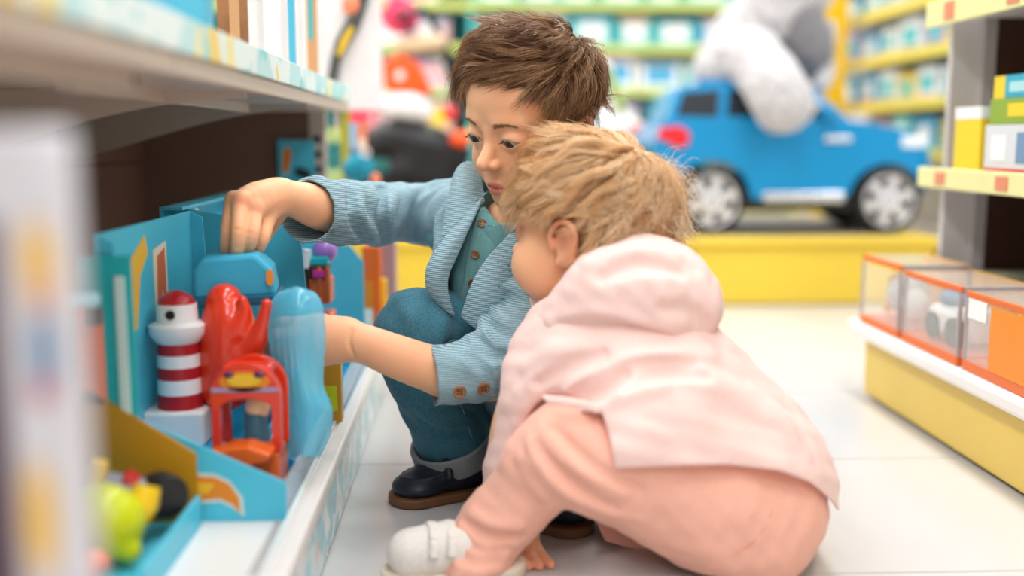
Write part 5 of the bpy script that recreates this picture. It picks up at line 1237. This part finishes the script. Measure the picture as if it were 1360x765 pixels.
# ---------------------------------------------------------------- packs on the shelf across the aisle
R2Z = .1185
M_window = mat('pack_window', '#e9eef0', .06, alpha=.22, spec=.9)
def window_pack(label, y0, y1, h, toy, tc):
    o = (.665, (y0+y1)/2, R2Z); t = thing('window_pack', label, 'toy box', o, 0, 'clear window packs on the white deck')
    x0, x1 = .606, .705
    B('base_card', mat('print_redorange', '#dd6a2c'), t, (x0, y0, R2Z), (x1, y1, R2Z+.012), .001, o)
    B('back_card', mat('amber_card', '#e9b45a', .5), t, (x1-.003, y0, R2Z+.012), (x1, y1, R2Z+h), 0, o)
    B('top_window', M_window, t, (x0+.006, y0+.005, R2Z+h-.002), (x1-.0035, y1, R2Z+h-.001), 0, o)
    B('top_rail', mat('print_redorange', '#dd6a2c'), t, (x0, y0, R2Z+h-.008), (x0+.005, y1, R2Z+h), .001, o)
    B('top_rail', mat('print_grey', '#a9a5a6', .4), t, (x0+.0055, y0, R2Z+h-.008), (x1-.0035, y0+.0045, R2Z+h), .001, o)
    for yy in (y0, y1-.004): B('corner_post', mat('print_grey', '#a9a5a6', .4), t, (x0, yy, R2Z+.012), (x0+.004, yy+.004, R2Z+h-.010), 0, o)
    B('window', M_window, t, (x0+.001, y0+.0045, R2Z+.0125), (x0+.0018, y1-.0045, R2Z+h-.0105), 0, o)
    B('side_window', M_window, t, (x0+.0045, y0+.001, R2Z+.0125), (x1-.0035, y0+.0018, R2Z+h-.0105), 0, o)
    yc = (y0+y1)/2
    if toy == 0:
        MB().ball((.655, yc+.01, R2Z+.050), (.030, .040, .032), 12).build('toy_body', tc, t, True, off=o)
        MB().ball((.650, yc-.030, R2Z+.042), (.020, .026, .022), 10).build('toy_head', mat('print_white', '#eef2f2'), t, True, off=o)
        MB().tube([(.640, yc+.05, R2Z+.02), (.640, yc+.035, R2Z+.075), (.640, yc+.01, R2Z+.085)], .007, 8).build('toy_strap', YL, t, True, off=o)
    else:
        MB().box((.655, yc, R2Z+.040), (.05, .10, .045), (0, 0, .2)).build('toy_body', tc, t, bevel=.012, off=o)
        for dy in (-.03, .03): MB().lathe([(.001, -.006), (.018, -.006), (.018, .006), (.001, .006)], (.628, yc+dy, R2Z+.033), (1, 0, 0), 16).build('toy_wheel', M_black, t, True, off=o)
        MB().ball((.65, yc+.02, R2Z+.068), (.018, .03, .014), 8).build('toy_canopy', mat('print_steel', '#6f92b4'), t, True, off=o)
    return t
window_pack('clear window pack with grey round toy at the deck end', 1.455, 1.60, .105, 0, mat('silver_grey_plastic', '#b9bcc0', .3))
window_pack('clear window pack with white wheeled toy, between two other packs', 1.27, 1.44, .100, 1, mat('print_white', '#eef2f2'))
op = window_pack('orange-backed window pack with white price sticker on top', 1.04, 1.255, .098, 0, mat('amber_plastic', '#d98a2a', .3))
B('price_sticker', W_, op, (.605, 1.20, R2Z+.066), (.6058, 1.245, R2Z+.090), 0, (.665, 1.1475, R2Z))
B('orange_panel', OG, op, (.6055, 1.06, R2Z+.012), (.6059, 1.19, R2Z+.088), 0, (.665, 1.1475, R2Z))
MZ = .3525
def shelf_box(label, y0, y1, x0, x1, z0, z1, m, prints, rz=0.0):
    o = ((x0+x1)/2, (y0+y1)/2, z0); t = thing('toy_box', label, 'toy box', o, rz, 'boxes on the pale yellow lipped shelf')
    B('box_body', m, t, (x0, y0, z0), (x1, y1, z1), .001, o)
    for k, (a0, b0, a1, b1, pm) in enumerate(prints):
        B('print', pm, t, (x0-.0006-.0002*k, y0+(y1-y0)*a0, z0+(z1-z0)*b0), (x0-.0001-.0001*k, y0+(y1-y0)*a1, z0+(z1-z0)*b1), 0, o)
        B('print', pm, t, (x0+(x1-x0)*a0, y0-.0006-.0002*k, z0+(z1-z0)*b0), (x0+(x1-x0)*a1, y0-.0001-.0001*k, z0+(z1-z0)*b1), 0, o)
    return t
YB_ = mat('yellow_card', '#efcf2e', .4); GR = mat('print_green', '#8aa83a', .4)
shelf_box('yellow box with white top band on the lipped shelf', 1.425, 1.50, .694, .745, MZ, .444, YB_, ((0, .82, 1, 1, W_),))
shelf_box('white and silver pack with red base band on the lipped shelf', 1.28, 1.41, .694, .76, MZ, .418, mat('silver_card', '#d5d9de', .35), ((0, 0, 1, .14, RD), (.1, .25, .35, .85, mat('print_steel', '#6f92b4')), (.55, .3, .85, .8, W_)))
shelf_box('white pack with pale blue and green panels and red base band', 1.12, 1.265, .694, .76, MZ, .414, mat('silver_card', '#d5d9de'), ((0, 0, 1, .14, RD), (.2, .25, .5, .85, mat('print_sky', '#a9dbe2')), (.6, .3, .9, .8, GR)))
shelf_box('olive green pack lying on the silver pack', 1.285, 1.405, .696, .755, .4185, .452, GR, ((.2, .3, .6, .8, YB_),))
shelf_box('small blue and yellow box topping the olive green pack', 1.30, 1.40, .698, .752, .4525, .482, mat('print_aqua', '#2fa9c4', .4), ((.72, 0, 1, 1, YB_), (.1, .25, .6, .7, mat('print_sky', '#a9dbe2'))))
# pale goods in the dark lower bay
for k, (y, z1, m) in enumerate(((1.50, .205, mat('moss_card', '#8d8f78', .5)), (1.40, .20, mat('sand_card', '#b3aa98', .5)))):
    o = (.80, y, R2Z); t = thing('toy_box', ('moss grey', 'sand coloured')[k]+' box at the back of the dark lower bay', 'toy box', o)
    B('box_body', m, t, (.76, y-.04, R2Z), (.84, y+.04, z1), .002, o); B('print', W_, t, (.7594, y-.02, R2Z+.02), (.7599, y+.02, z1-.02), 0, o)

# ---------------------------------------------------------------- blue ride-on car
CS = 2.62/1400
def cx_(u): return (u-625)*CS
def cz_(v): return .40-(v-184)*CS
OCAR = (cx_(1062), 2.76, PLZ); car = thing('toy_car', 'bright blue ride-on toy car with silver wheels on the yellow platform', 'toy car', OCAR)
M_carb = mat('car_blue_paint', '#0088c0', .25, coat=.25, spec=.4); M_glass = mat('dark_car_glass', '#16222c', .05, spec=.9); M_chrome = mat('chrome', '#e3e5e8', .18, metal=.9); M_rim = mat('silver_wheel', '#d9dadd', .3, metal=.35)
y0c, y1c = 2.60, 2.92
def arc(cu, cv, r, a0, a1, n=10): return [(cx_(cu+r*math.cos(math.radians(a))), cz_(cv-r*math.sin(math.radians(a)))) for a in np.linspace(a0, a1, n)]
low = [(cx_(u), cz_(v)) for u, v in ((876, 252), (868, 225), (868, 190), (874, 166), (890, 158), (960, 155), (1050, 156), (1120, 160), (1160, 164), (1200, 172), (1226, 186), (1236, 204), (1236, 235), (1228, 256))]
low += arc(1180, 268, 52, 14, 166)+[(cx_(1120), cz_(266)), (cx_(1000), cz_(264))]+arc(945, 265, 53, 10, 168)
MB().prism(low, (0, y0c, 0), X_, Z_, Y_, y1c-y0c).build('lower_body', M_carb, car, bevel=.022, off=OCAR, seg=4)
cab_pts = [(884, 160), (896, 124), (912, 115), (960, 111), (1010, 110), (1062, 114), (1088, 124), (1112, 146), (1130, 162)]
rings = []
for yy, ins in ((y0c+.012, 0), (y0c+.03, 1), (y1c-.03, 1), (y1c-.012, 0)):
    ring = []
    for u, v in cab_pts:
        top = (162-v)/52; ring.append((cx_(u), yy+(.02*top if yy < 2.7 else -.02*top), cz_(v)+(.004*top if ins else 0)))
    rings.append(ring)
MB().loft(rings).build('cabin', M_carb, car, True, off=OCAR)
def side_window(pts):
    q = [(cx_(u), cz_(v)) for u, v in pts]; mb = MB(); n = len(pts); vs_ = []
    for dy in (-.0025, .004):
        for (u, v), (x, z) in zip(pts, q): vs_.append((x, y0c+.012+.02*(162-v)/52+dy, z))
    return mb.add(vs_, [tuple(range(n)), tuple(range(n, 2*n))[::-1]]+[(i, n+i, n+(i+1) % n, (i+1) % n) for i in range(n)]).build('side_window', M_glass, car, off=OCAR)
side_window([(896, 154), (906, 123), (954, 120), (951, 156)]); side_window([(963, 159), (967, 120), (1020, 117), (1020, 160)]); side_window([(1029, 160), (1029, 117), (1068, 120), (1092, 140), (1110, 161)])
B('sill_step', M_chrome, car, (cx_(1012), y0c-.012, cz_(267)), (cx_(1120), y0c+.004, cz_(254)), .003, OCAR)
B('underbody', M_black, car, (cx_(900), y0c+.02, cz_(280)), (cx_(1215), y1c-.02, cz_(256)), .006, OCAR)
MB().prism([(cx_(872), cz_(170)), (cx_(900), cz_(167)), (cx_(914), cz_(176)), (cx_(912), cz_(192)), (cx_(896), cz_(196)), (cx_(882), cz_(186)), (cx_(872), cz_(186))], (0, y0c-.006, 0), X_, Z_, Y_, .03).build('tail_light', mat('red_lens', '#e0202c', .12, spec=.8), car, bevel=.004, off=OCAR)
B('head_light', mat('clear_lens', '#dfe8ee', .1, spec=.8), car, (cx_(1196), y0c-.004, cz_(196)), (cx_(1230), y0c+.02, cz_(180)), .006, OCAR)
B('mirror', M_carb, car, (cx_(1084), y0c-.03, cz_(158)), (cx_(1104), y0c+.015, cz_(142)), .006, OCAR)
B('door_handle', M_chrome, car, (cx_(1092), y0c-.008, cz_(188)), (cx_(1128), y0c+.002, cz_(180)), .003, OCAR)
B('rear_bumper', M_black, car, (cx_(866), y0c+.004, cz_(252)), (cx_(884), y1c-.004, cz_(232)), .006, OCAR)
MB().prism([(cx_(930), cz_(106)), (cx_(930), cz_(111)), (cx_(1066), cz_(111)), (cx_(1060), cz_(105))], (0, y0c+.045, 0), X_, Z_, Y_, .01).build('roof_rail', M_carb, car, bevel=.002, off=OCAR)
def wheel(u, v, y, sgn):
    c = (cx_(u), y, PLZ+.0825); r = .082
    w = MB().lathe([(.02, -.032), (r-.008, -.034), (r, -.026), (r, .026), (r-.008, .034), (r*.70, .034), (r*.66, .024), (.02, .024)], c, (0, -1, 0), 32).build('tyre', M_black, car, True, off=OCAR)
    fy = y-.036 if sgn < 0 else y+.036
    ax = (0, -1, 0) if sgn < 0 else (0, 1, 0)
    rim = MB().lathe([(r*.66, .024), (r*.72, .036), (r*.76, .038), (r*.80, .034), (r*.78, .02)], c, ax, 32).build('rim_ring', M_rim, w, True, off=OCAR)
    sp = MB()
    for k in range(6):
        a = k*math.pi/3+.3; d = np.array([math.cos(a), 0, math.sin(a)]); e = np.array([-math.sin(a), 0, math.cos(a)]); n = np.array(ax, float); cc = np.array(c)
        q = [cc+d*.012+e*.013, cc+d*.012-e*.013, cc+d*r*.70-e*.011, cc+d*r*.70+e*.011]
        one = MB(); one.add([p+n*.022 for p in q]+[p+n*.035 for p in q], [(0, 1, 2, 3), (7, 6, 5, 4), (0, 4, 5, 1), (1, 5, 6, 2), (2, 6, 7, 3), (3, 7, 4, 0)]); one.build('spoke', M_rim, w, bevel=.002, off=OCAR)
    MB().lathe([(.001, .03), (.020, .03), (.018, .040), (.001, .043)], c, ax, 20).build('hub_cap', M_chrome, w, True, off=OCAR)
for u in (945, 1182):
    wheel(u, 267, y0c+.028, -1); wheel(u, 267, y1c-.028, 1)

# ---------------------------------------------------------------- grey plush elephant in the car
M_plush = mat('grey_plush', '#b9b7b8', .95, var=.18, vscale=70, bump=1.0, bscale=260, sheen=.6); M_plush2 = mat('dark_grey_plush', '#77767a', .95, var=.18, vscale=70, bump=1.0, bscale=260, sheen=.6)
OPL = (cx_(1010), 2.76, cz_(111)+.002); pl_ = thing('plush_elephant', 'large grey plush elephant sprawled over the blue car roof', 'plush toy', OPL)
def wobf(F): F.disp(lambda x, y, z: .004*wob(x, y, z, .03, 2)+.002*wob(x, y, z, .012, 4)); return F.mesh(1)
FE = Field(P(1000, 60, 2.72)-np.array([.22, .30, .26]), P(1000, 60, 2.72)+np.array([.26, .2, .24]), .0055)
a, r = pchain((985, 98, 2.78, 50), (985, 70, 2.78, 52), (1000, 40, 2.78, 48)); FE.chain(a, r, 0, n=3)
a, r = pchain((945, 92, 2.70, 26), (965, 80, 2.70, 34), (1000, 78, 2.66, 38)); FE.chain(a, r, .03, n=4)
FE.cutplane((0, 0, cz_(111)+.003), (0, 0, -1))
a, r = pchain((998, 78, 2.64, 36), (1016, 96, 2.585, 37), (1030, 118, 2.525, 40), (1040, 138, 2.520, 39)); FE.chain(a, r, .02, n=4)
V, Q = wobf(FE); sdf_object('body', V, Q, M_plush, pl_, OPL)
FE = Field(P(1040, 20, 2.72)-np.array([.18, .17, .22]), P(1040, 20, 2.72)+np.array([.2, .2, .24]), .0055)
a, r = pchain((1030, 20, 2.76, 52), (1045, -15, 2.76, 60)); FE.chain(a, r, 0); V, Q = wobf(FE); sdf_object('head', V, Q, M_plush, pl_, OPL)
FE = Field(P(1070, 50, 2.72)-np.array([.14, .14, .18]), P(1070, 50, 2.72)+np.array([.14, .14, .18]), .0055)
a, r = pchain((1062, 30, 2.70, 34), (1072, 60, 2.70, 34), (1086, 92, 2.71, 20)); FE.chain(a, r, 0, n=4, flat=((.3, .95, 0), .7)); V, Q = wobf(FE); sdf_object('ear', V, Q, M_plush2, pl_, OPL)
FE = Field(P(1080, 90, 2.66)-np.array([.1, .12, .12]), P(1080, 90, 2.66)+np.array([.1, .12, .12]), .005)
a, r = pchain((1078, 20, 2.72, 30), (1090, 60, 2.72, 20), (1094, 95, 2.70, 14), (1090, 112, 2.68, 11)); FE.chain(a, r, 0, n=4); V, Q = wobf(FE); sdf_object('trunk', V, Q, M_plush, pl_, OPL)

# ---------------------------------------------------------------- yellow post, back shelf, far side shelf
a = P(1091, 60, 3.42)[0]; b = P(1126, 60, 3.42)[0]; o = ((a+b)/2, 3.45, 0)
t = thing('shop_post', 'yellow square shop post behind the platform', 'post', o); M_post = mat('yellow_post_paint', '#f2bf12', .4)
B('post_shaft', M_post, t, (a, 3.42, .02), (b, 3.49, 2.7), .004, o); B('post_base', M_post, t, (a-.02, 3.40, 0), (b+.02, 3.51, .02), .002, o)
YS = 4.6; SS = YS/1400
M_tealb = mat('teal_shelf_back', '#58cfd0', .5, var=.05, vscale=4); M_limel = mat('lime_shelf_lip', '#cbd873', .4)
t = thing('wall_shelf', 'teal-backed wall shelf with lime lips at the rear of the shop', 'shelf unit', (.45, YS+.2, 0)); o = (.45, YS+.2, 0)
xs0, xs1 = -1.3, 1.45
B('back_board', M_tealb, t, (xs0, YS+.36, 0), (xs1, YS+.38, 1.75), 0, o)
for x in (xs0, .0, xs1-.02): B('side_board', M_tealb, t, (x, YS+.01, .0), (x+.02, YS+.36, 1.75), 0, o)
levels = [.07, .25, .43, .615, .795, .975, 1.155, 1.34]
for z in levels:
    B('shelf_board', M_white, t, (xs0+.02, YS+.005, z-.016), (-.001, YS+.355, z), 0, o); B('shelf_board', M_white, t, (.021, YS+.005, z-.016), (xs1-.021, YS+.355, z), 0, o)
    B('shelf_lip', M_limel, t, (xs0, YS-.006, z-.03), (xs1, YS+.004, z+.004), .002, o)
rr2 = random.Random(4)
M_pk = {n: mat('pack_'+n, c, .4, var=.04, vscale=10) for n, c in (('teal', '#2fbcc4'), ('aqua', '#7fdada'), ('sky', '#4aa9d8'), ('white', '#eef0f0'), ('pink', '#f3b9c0'), ('crimson', '#e0405a'), ('orange', '#f09a30'), ('yellow', '#f5d23c'), ('navy', '#34546e'), ('lilac', '#c9b4e0'))}
ORD = ('lowest', 'second', 'third', 'fourth', 'fifth', 'sixth', 'seventh')
USED = set()
def back_pack(x, z, w, h, body, panel, li):
    caps = [c for c in ('sky', 'yellow', 'orange', 'navy', 'crimson', 'white', 'lilac', 'pink', 'teal') if c not in (body, panel)]; rr2.shuffle(caps)
    for cap in caps:
        lab = '%s toy box, %s panel, %s band, %s level of the rear teal shelf' % (body, panel, cap, ORD[li])
        if lab not in USED: break
    USED.add(lab)
    o = (x+w/2, YS+.10, z+.0005); t = thing('boxed_toy', lab, 'toy box', o, 0, 'boxed toys on the rear teal shelf')
    B('box_body', M_pk[body], t, (x, YS+.04, z+.0005), (x+w, YS+.16, z+h), .002, o)
    B('panel', M_pk[panel], t, (x+w*.16, YS+.0385, z+h*.18), (x+w*.84, YS+.0398, z+h*.78), 0, o)
    B('cap_band', M_pk[cap], t, (x+w*.05, YS+.0388, z+h*.84), (x+w*.95, YS+.0399, z+h*.96), 0, o)
for li, z in enumerate(levels[:-1]):
    x = .03
    while x < xs1-.16:
        w = rr2.uniform(.13, .19); h = rr2.uniform(.120, .142)
        body = rr2.choice(['teal', 'teal', 'aqua', 'sky']) if li >= 4 else rr2.choice(['teal', 'sky', 'white', 'navy', 'aqua'])
        panel = 'white' if body != 'white' else 'sky'
        if li >= 2: back_pack(x, z, min(w, xs1-.025-x), h, body, panel, li)
        x += w+rr2.uniform(.008, .03)
    x = xs0+.03
    while x < -.15:
        w = rr2.uniform(.12, .18); h = rr2.uniform(.115, .142); body = rr2.choice(['white', 'pink', 'white', 'pink', 'crimson', 'lilac']); panel = rr2.choice(['white', 'crimson', 'pink']) if body != 'white' else rr2.choice(['pink', 'crimson'])
        if panel == body: panel = 'yellow'
        if li >= 2 and x > -.75: back_pack(x, z, min(w, -.006-x), h, body, panel, li)
        x += w+rr2.uniform(.008, .03)
# yellow and orange balls kept on the top level
for k, (u, cc) in enumerate(((672, 'orange'), (735, 'yellow'))):
    pb = P(u, 2, YS-.0); o = (pb[0], YS-.03, pb[2])
# shelf along the right beyond the car
t = thing('gondola_shelf', 'store shelf with yellow lips and pale packs beyond the ride-on car', 'shelf unit', (1.5, 3.35, 0)); o = (1.5, 3.35, 0)
B('back_board', mat('pale_back', '#d9cfc6', .6), t, (1.55, 2.55, 0), (1.57, 4.1, 1.3), 0, o)
B('kick_board', M_yellow, t, (1.26, 2.55, 0), (1.28, 4.1, .10), 0, o)
M_ylip = mat('yellow_far_lip', '#e8d35a', .4)
fl_levels = (.12, .37, .51, .65, .79, .93)
for z in fl_levels:
    B('shelf_board', M_white, t, (1.262, 2.55, z-.022), (1.549, 4.1, z-.004), 0, o); B('shelf_lip', M_ylip, t, (1.25, 2.55, z-.028), (1.261, 4.1, z+.004), .001, o)
for li, z in enumerate(fl_levels[1:]):
    y = 2.57
    while y < 4.0:
        w = rr2.uniform(.10, .16); h = rr2.uniform(.075, .10); nm = rr2.choice(['white', 'white', 'aqua', 'pink', 'sky', 'lilac', 'white', 'yellow']) ; pn = 'teal' if nm in ('white', 'pink', 'yellow', 'lilac') else 'white'
        cps = [c for c in ('sky', 'yellow', 'orange', 'navy', 'crimson', 'pink', 'lilac', 'teal', 'aqua') if c not in (nm, pn)]; rr2.shuffle(cps)
        for cp in cps:
            lab = '%s small toy box, %s panel, %s foot band, %s row of the yellow-lipped shelf' % (nm, pn, cp, ORD[li])
            if lab not in USED: break
        USED.add(lab); oo = (1.31, y+w/2, z-.0035); tt_ = thing('boxed_toy', lab, 'toy box', oo, 0, 'small boxes on the yellow-lipped shelf')
        B('box_body', M_pk[nm], tt_, (1.275, y, z-.0035), (1.36, y+w, z+h), .001, oo); B('panel', M_pk[pn], tt_, (1.2735, y+w*.2, z+h*.25), (1.2748, y+w*.8, z+h*.75), 0, oo); B('foot_band', M_pk[cp], tt_, (1.2738, y+w*.04, z+h*.04), (1.2749, y+w*.96, z+h*.16), 0, oo)
        y += w+rr2.uniform(.01, .04)

# ---------------------------------------------------------------- black and orange ride-on motorbike on the platform
MS = 2.9/1400
OM = (P(545, 200, 2.9)[0], 2.9, PLZ); mb_ = thing('toy_motorbike', 'black ride-on toy motorbike with orange tank and white fairing', 'toy motorbike', OM)
MP = lambda u, v, y=2.9: P(u, v, y)
def bike_wheel(u, v, r, y):
    c = MP(u, v, y); c[2] = PLZ+r+.001
    w = MB().lathe([(r*.5, -.02), (r*.92, -.026), (r, -.016), (r, .016), (r*.92, .026), (r*.5, .02)], c, (.15, -1, 0), 28).build('wheel', M_black, mb_, True, off=OM)
    MB().lathe([(.003, -.018), (r*.55, -.018), (r*.55, .018), (.003, .020)], c, (.15, -1, 0), 20).build('wheel_disc', mat('dark_grey_plastic', '#4b4d52', .35), w, True, off=OM)
bike_wheel(505, 240, .075, 2.88); bike_wheel(612, 240, .075, 2.94)
FM = Field(MP(550, 190)-np.array([.18, .09, .14]), MP(550, 190)+np.array([.18, .09, .12]), .005)
a, r = pchain((500, 190, 2.9, 22), (530, 182, 2.9, 26), (570, 195, 2.9, 30), (605, 205, 2.9, 22)); FM.chain(a, r, 0, n=4); a, r = pchain((540, 225, 2.9, 24), (580, 232, 2.9, 24)); FM.chain(a, r, .03); FM.cutplane((0, 0, PLZ+.012), (0, 0, -1))
V, Q = FM.mesh(1); sdf_object('frame_body', V, Q, M_black, mb_, OM)
FM = Field(MP(540, 140)-np.array([.1, .09, .08]), MP(540, 140)+np.array([.1, .09, .08]), .004); a, r = pchain((522, 138, 2.87, 18), (548, 140, 2.87, 20), (562, 148, 2.87, 14)); FM.chain(a, r, 0, n=4); V, Q = FM.mesh(1); sdf_object('white_fairing', V, Q, M_wplast, mb_, OM)
MB().prism([(-30*MS, 0), (-32*MS, 36*MS), (-10*MS, 46*MS), (16*MS, 34*MS), (30*MS, 4*MS), (28*MS, -6*MS)], MP(541, 120, 2.84), X_, Z_, Y_, .08).build('orange_tank', mat('orange_paint', '#ef5a1a', .3), mb_, bevel=.008, off=OM)
MB().lathe([(.001, 0), (.012, 0), (.012, .002), (.001, .002)], MP(531, 100, 2.839), (0, -1, 0), 16).build('tank_badge', M_wplast, mb_, off=OM)
MB().tube([MP(548, 38, 2.84), MP(528, 20, 2.80), MP(562, 12, 2.86), MP(578, 26, 2.92)], .010, 10).build('handlebar', M_black, mb_, True, off=OM)
MB().tube([MP(570, 20, 2.88), MP(590, 60, 2.9), MP(602, 110, 2.92), MP(610, 190, 2.94)], [.010, .012, .014, .014], 10).build('fork', M_black, mb_, True, off=OM)
MB().tube([MP(582, 80, 2.86), MP(598, 120, 2.88)], .008, 10).build('steel_tube', M_chrome, mb_, True, off=OM)
MB().tube([MP(528, 62, 2.86), MP(560, 58, 2.87), MP(590, 56, 2.88)], [.022, .026, .020], 10).build('tan_seat', mat('tan_leatherette', '#d6bf9a', .5), mb_, True, off=OM)
MB().tube([MP(533, 66, 2.88), MP(536, 88, 2.88)], .014, 10).build('seat_post', M_black, mb_, True, off=OM)
MB().ball(MP(612, 185, 2.86), (.03, .03, .022), 10).build('orange_lamp', mat('orange_lens', '#ff5a1a', .15), mb_, True, off=OM)
MB().ball(MP(598, 150, 2.86), (.02, .03, .024), 10).build('red_lamp', mat('red_lens', '#e0202c'), mb_, True, off=OM)
# pink soft bag on the bike's seat
pb = MP(532, 46, 2.86); OG_ = (pb[0], pb[1], pb[2]); pg = thing('soft_bag', 'crimson and pink soft bag lying on the motorbike seat', 'bag', OG_)
FB = Field(pb+np.array([-.08, -.07, -.01]), pb+np.array([.08, .08, .12]), .004); FB.ell(pb+np.array([0, 0, .048]), (.048, .04, .048)); FB.disp(lambda x, y, z: .004*wob(x, y, z, .03, 1)); V, Q = FB.mesh(1); sdf_object('bag_body', V, Q, mat('crimson_cloth', '#e2476a', .8), pg, OG_)
MB().tube([pb+np.array([-.03, -.03, .085]), pb+np.array([-.01, -.035, .115]), pb+np.array([.02, -.03, .088])], .006, 8).build('bag_strap', M_pk['pink'], pg, True, off=OG_)
# white ride-on seat with pale backrest next to the car
OWS = (P(832, 200, 3.12)[0], 3.12, PLZ); ws = thing('ride_on_chair', 'white ride-on toy with sloping pale backrest behind the boy', 'toy', OWS)
FW = Field(MP(835, 180, 3.1)-np.array([.16, .1, .2]), MP(835, 180, 3.1)+np.array([.14, .1, .24]), .005)
a, r = pchain((800, 95, 3.12, 14), (808, 130, 3.12, 18), (818, 170, 3.1, 24), (846, 190, 3.1, 26), (858, 210, 3.1, 22)); FW.chain(a, r, 0, n=5); a, r = pchain((822, 240, 3.1, 32), (846, 250, 3.1, 32)); FW.chain(a, r, .03); FW.cutplane((0, 0, PLZ+.001), (0, 0, -1)); V, Q = FW.mesh(1); sdf_object('seat_shell', V, Q, M_wplast, ws, OWS)
MB().tube([MP(806, 90, 3.08), MP(816, 120, 3.07), MP(826, 150, 3.05)], [.010, .014, .010], 8).build('green_stripe', GR, ws, True, off=OWS)
MB().ball(MP(846, 172, 3.05), (.03, .02, .02), 8).build('red_stripe', mat('coral_plastic', '#e58a7c', .4), ws, True, off=OWS)
# ---------------------------------------------------------------- small peg stand at the end of the brown shelf
YP = 1.93; pp = P(458, 205, YP); OPS = (pp[0]-.03, YP, 0); ps = thing('peg_stand', 'slim olive yellow peg stand at the end of the brown shelf', 'display stand', OPS)
M_olive = mat('olive_yellow_paint', '#b9b02a', .5)
B('stand_post', M_olive, ps, (P(453, 205, YP)[0], YP, .012), (P(464, 205, YP)[0], YP+.02, .78), .001, OPS); B('stand_foot', M_olive, ps, (pp[0]-.05, YP-.05, 0), (pp[0]+.05, YP+.07, .012), .002, OPS)
B('stand_arm', M_olive, ps, (P(455, 165, YP)[0], YP+.002, P(458, 168, YP)[2]), (P(486, 165, YP)[0], YP+.012, P(458, 164, YP)[2]), .001, OPS)
def hang(label, u0, v0, u1, v1, m, pm):
    a = P(u0, v1, YP-.004); b = P(u1, v0, YP-.004); o = ((a[0]+b[0])/2, YP-.002, a[2]); t = thing('hanging_card', label, 'toy card', o); B('card', m, t, (a[0], YP-.006, a[2]), (b[0], YP+.0015, b[2]), .0008, o); B('print', pm, t, (a[0]+.003, YP-.0068, a[2]+.008), (b[0]-.003, YP-.0061, a[2]+(b[2]-a[2])*.5), 0, o)
hang('pale blue hanging card next to the olive stand post', 465, 163, 474, 232, mat('pale_blue_card', '#9fc3dc', .4), NV); hang('orange hanging card on the olive peg stand', 475, 162, 487, 205, mat('coral_card', '#ee8a66', .4), CR)
pb = P(478, 222, YP-.03); OBg = (pb[0], pb[1], pb[2]-.028); bg = thing('mini_backpack', 'teal child backpack with pale ring hanging at the peg stand', 'bag', OBg)
FB = Field(pb-np.array([.05, .04, .04]), pb+np.array([.05, .045, .04]), .0024); FB.ell(pb, (.026, .02, .026)); FB.ell(pb+np.array([-.016, -.006, -.004]), (.014, .014, .018), None, .006); FB.disp(lambda x, y, z: .0015*wob(x, y, z, .012, 1)); V, Q = FB.mesh(1); sdf_object('bag_body', V, Q, mat('teal_cloth', '#1f8ea8', .8), bg, OBg)
MB().tube([pb+np.array([.012+.009*math.cos(t), -.018, .026+.009*math.sin(t)]) for t in np.linspace(0, 6.2, 14)], .0014, 6).build('ring', W_, bg, True, off=OBg)
MB().tube([pb+np.array([0, .018, .02]), pb+np.array([-.004, .028, .035]), pb+np.array([-.006, .032, .048])], .003, 6).build('hang_loop', mat('teal_cloth', '#1f8ea8'), bg, True, off=OBg)
MB().ball(pb+np.array([.027, -.006, -.022]), (.010, .008, .012), 8).build('tassel', mat('coral_card', '#ee8a66'), bg, True, off=OBg)
B('stand_arm', M_olive, ps, (P(448, 0, YP)[0], YP-.012, .752), (P(496, 0, YP)[0], YP+.001, .757), .001, OPS)
# white blister card with a curved black and yellow tool, hung from the stand's upper arm
a = P(432, 146, YP-.02); b = P(505, -50, YP-.02); OW = ((a[0]+b[0])/2, YP-.02, a[2]); wt = thing('blister_pack', 'white blister card with curved black and yellow tool on the olive stand', 'toy card', OW)
B('card', WC, wt, (a[0], YP-.018, a[2]), (b[0], YP-.014, .768), .0008, OW)
tl_ = [P(u, v, YP-.026) for u, v in ((486, -36), (480, 0), (468, 32), (453, 58), (445, 82), (441, 108))]
MB().tube(tl_, [.011, .012, .013, .012, .009, .009], 10).build('curved_tool', mat('charcoal_plastic', '#4b504c', .4), wt, True, off=OW)
MB().tube([P(u, v, YP-.036) for u, v in ((468, 36), (458, 54), (450, 74))], [.004, .006, .004], 8).build('tool_stripe', M_lemon, wt, True, off=OW)
MB().ball(P(466, 6, YP-.036), (.016, .006, .018), 8).build('tool_badge', mat('coral_card', '#ee8a66'), wt, True, off=OW)
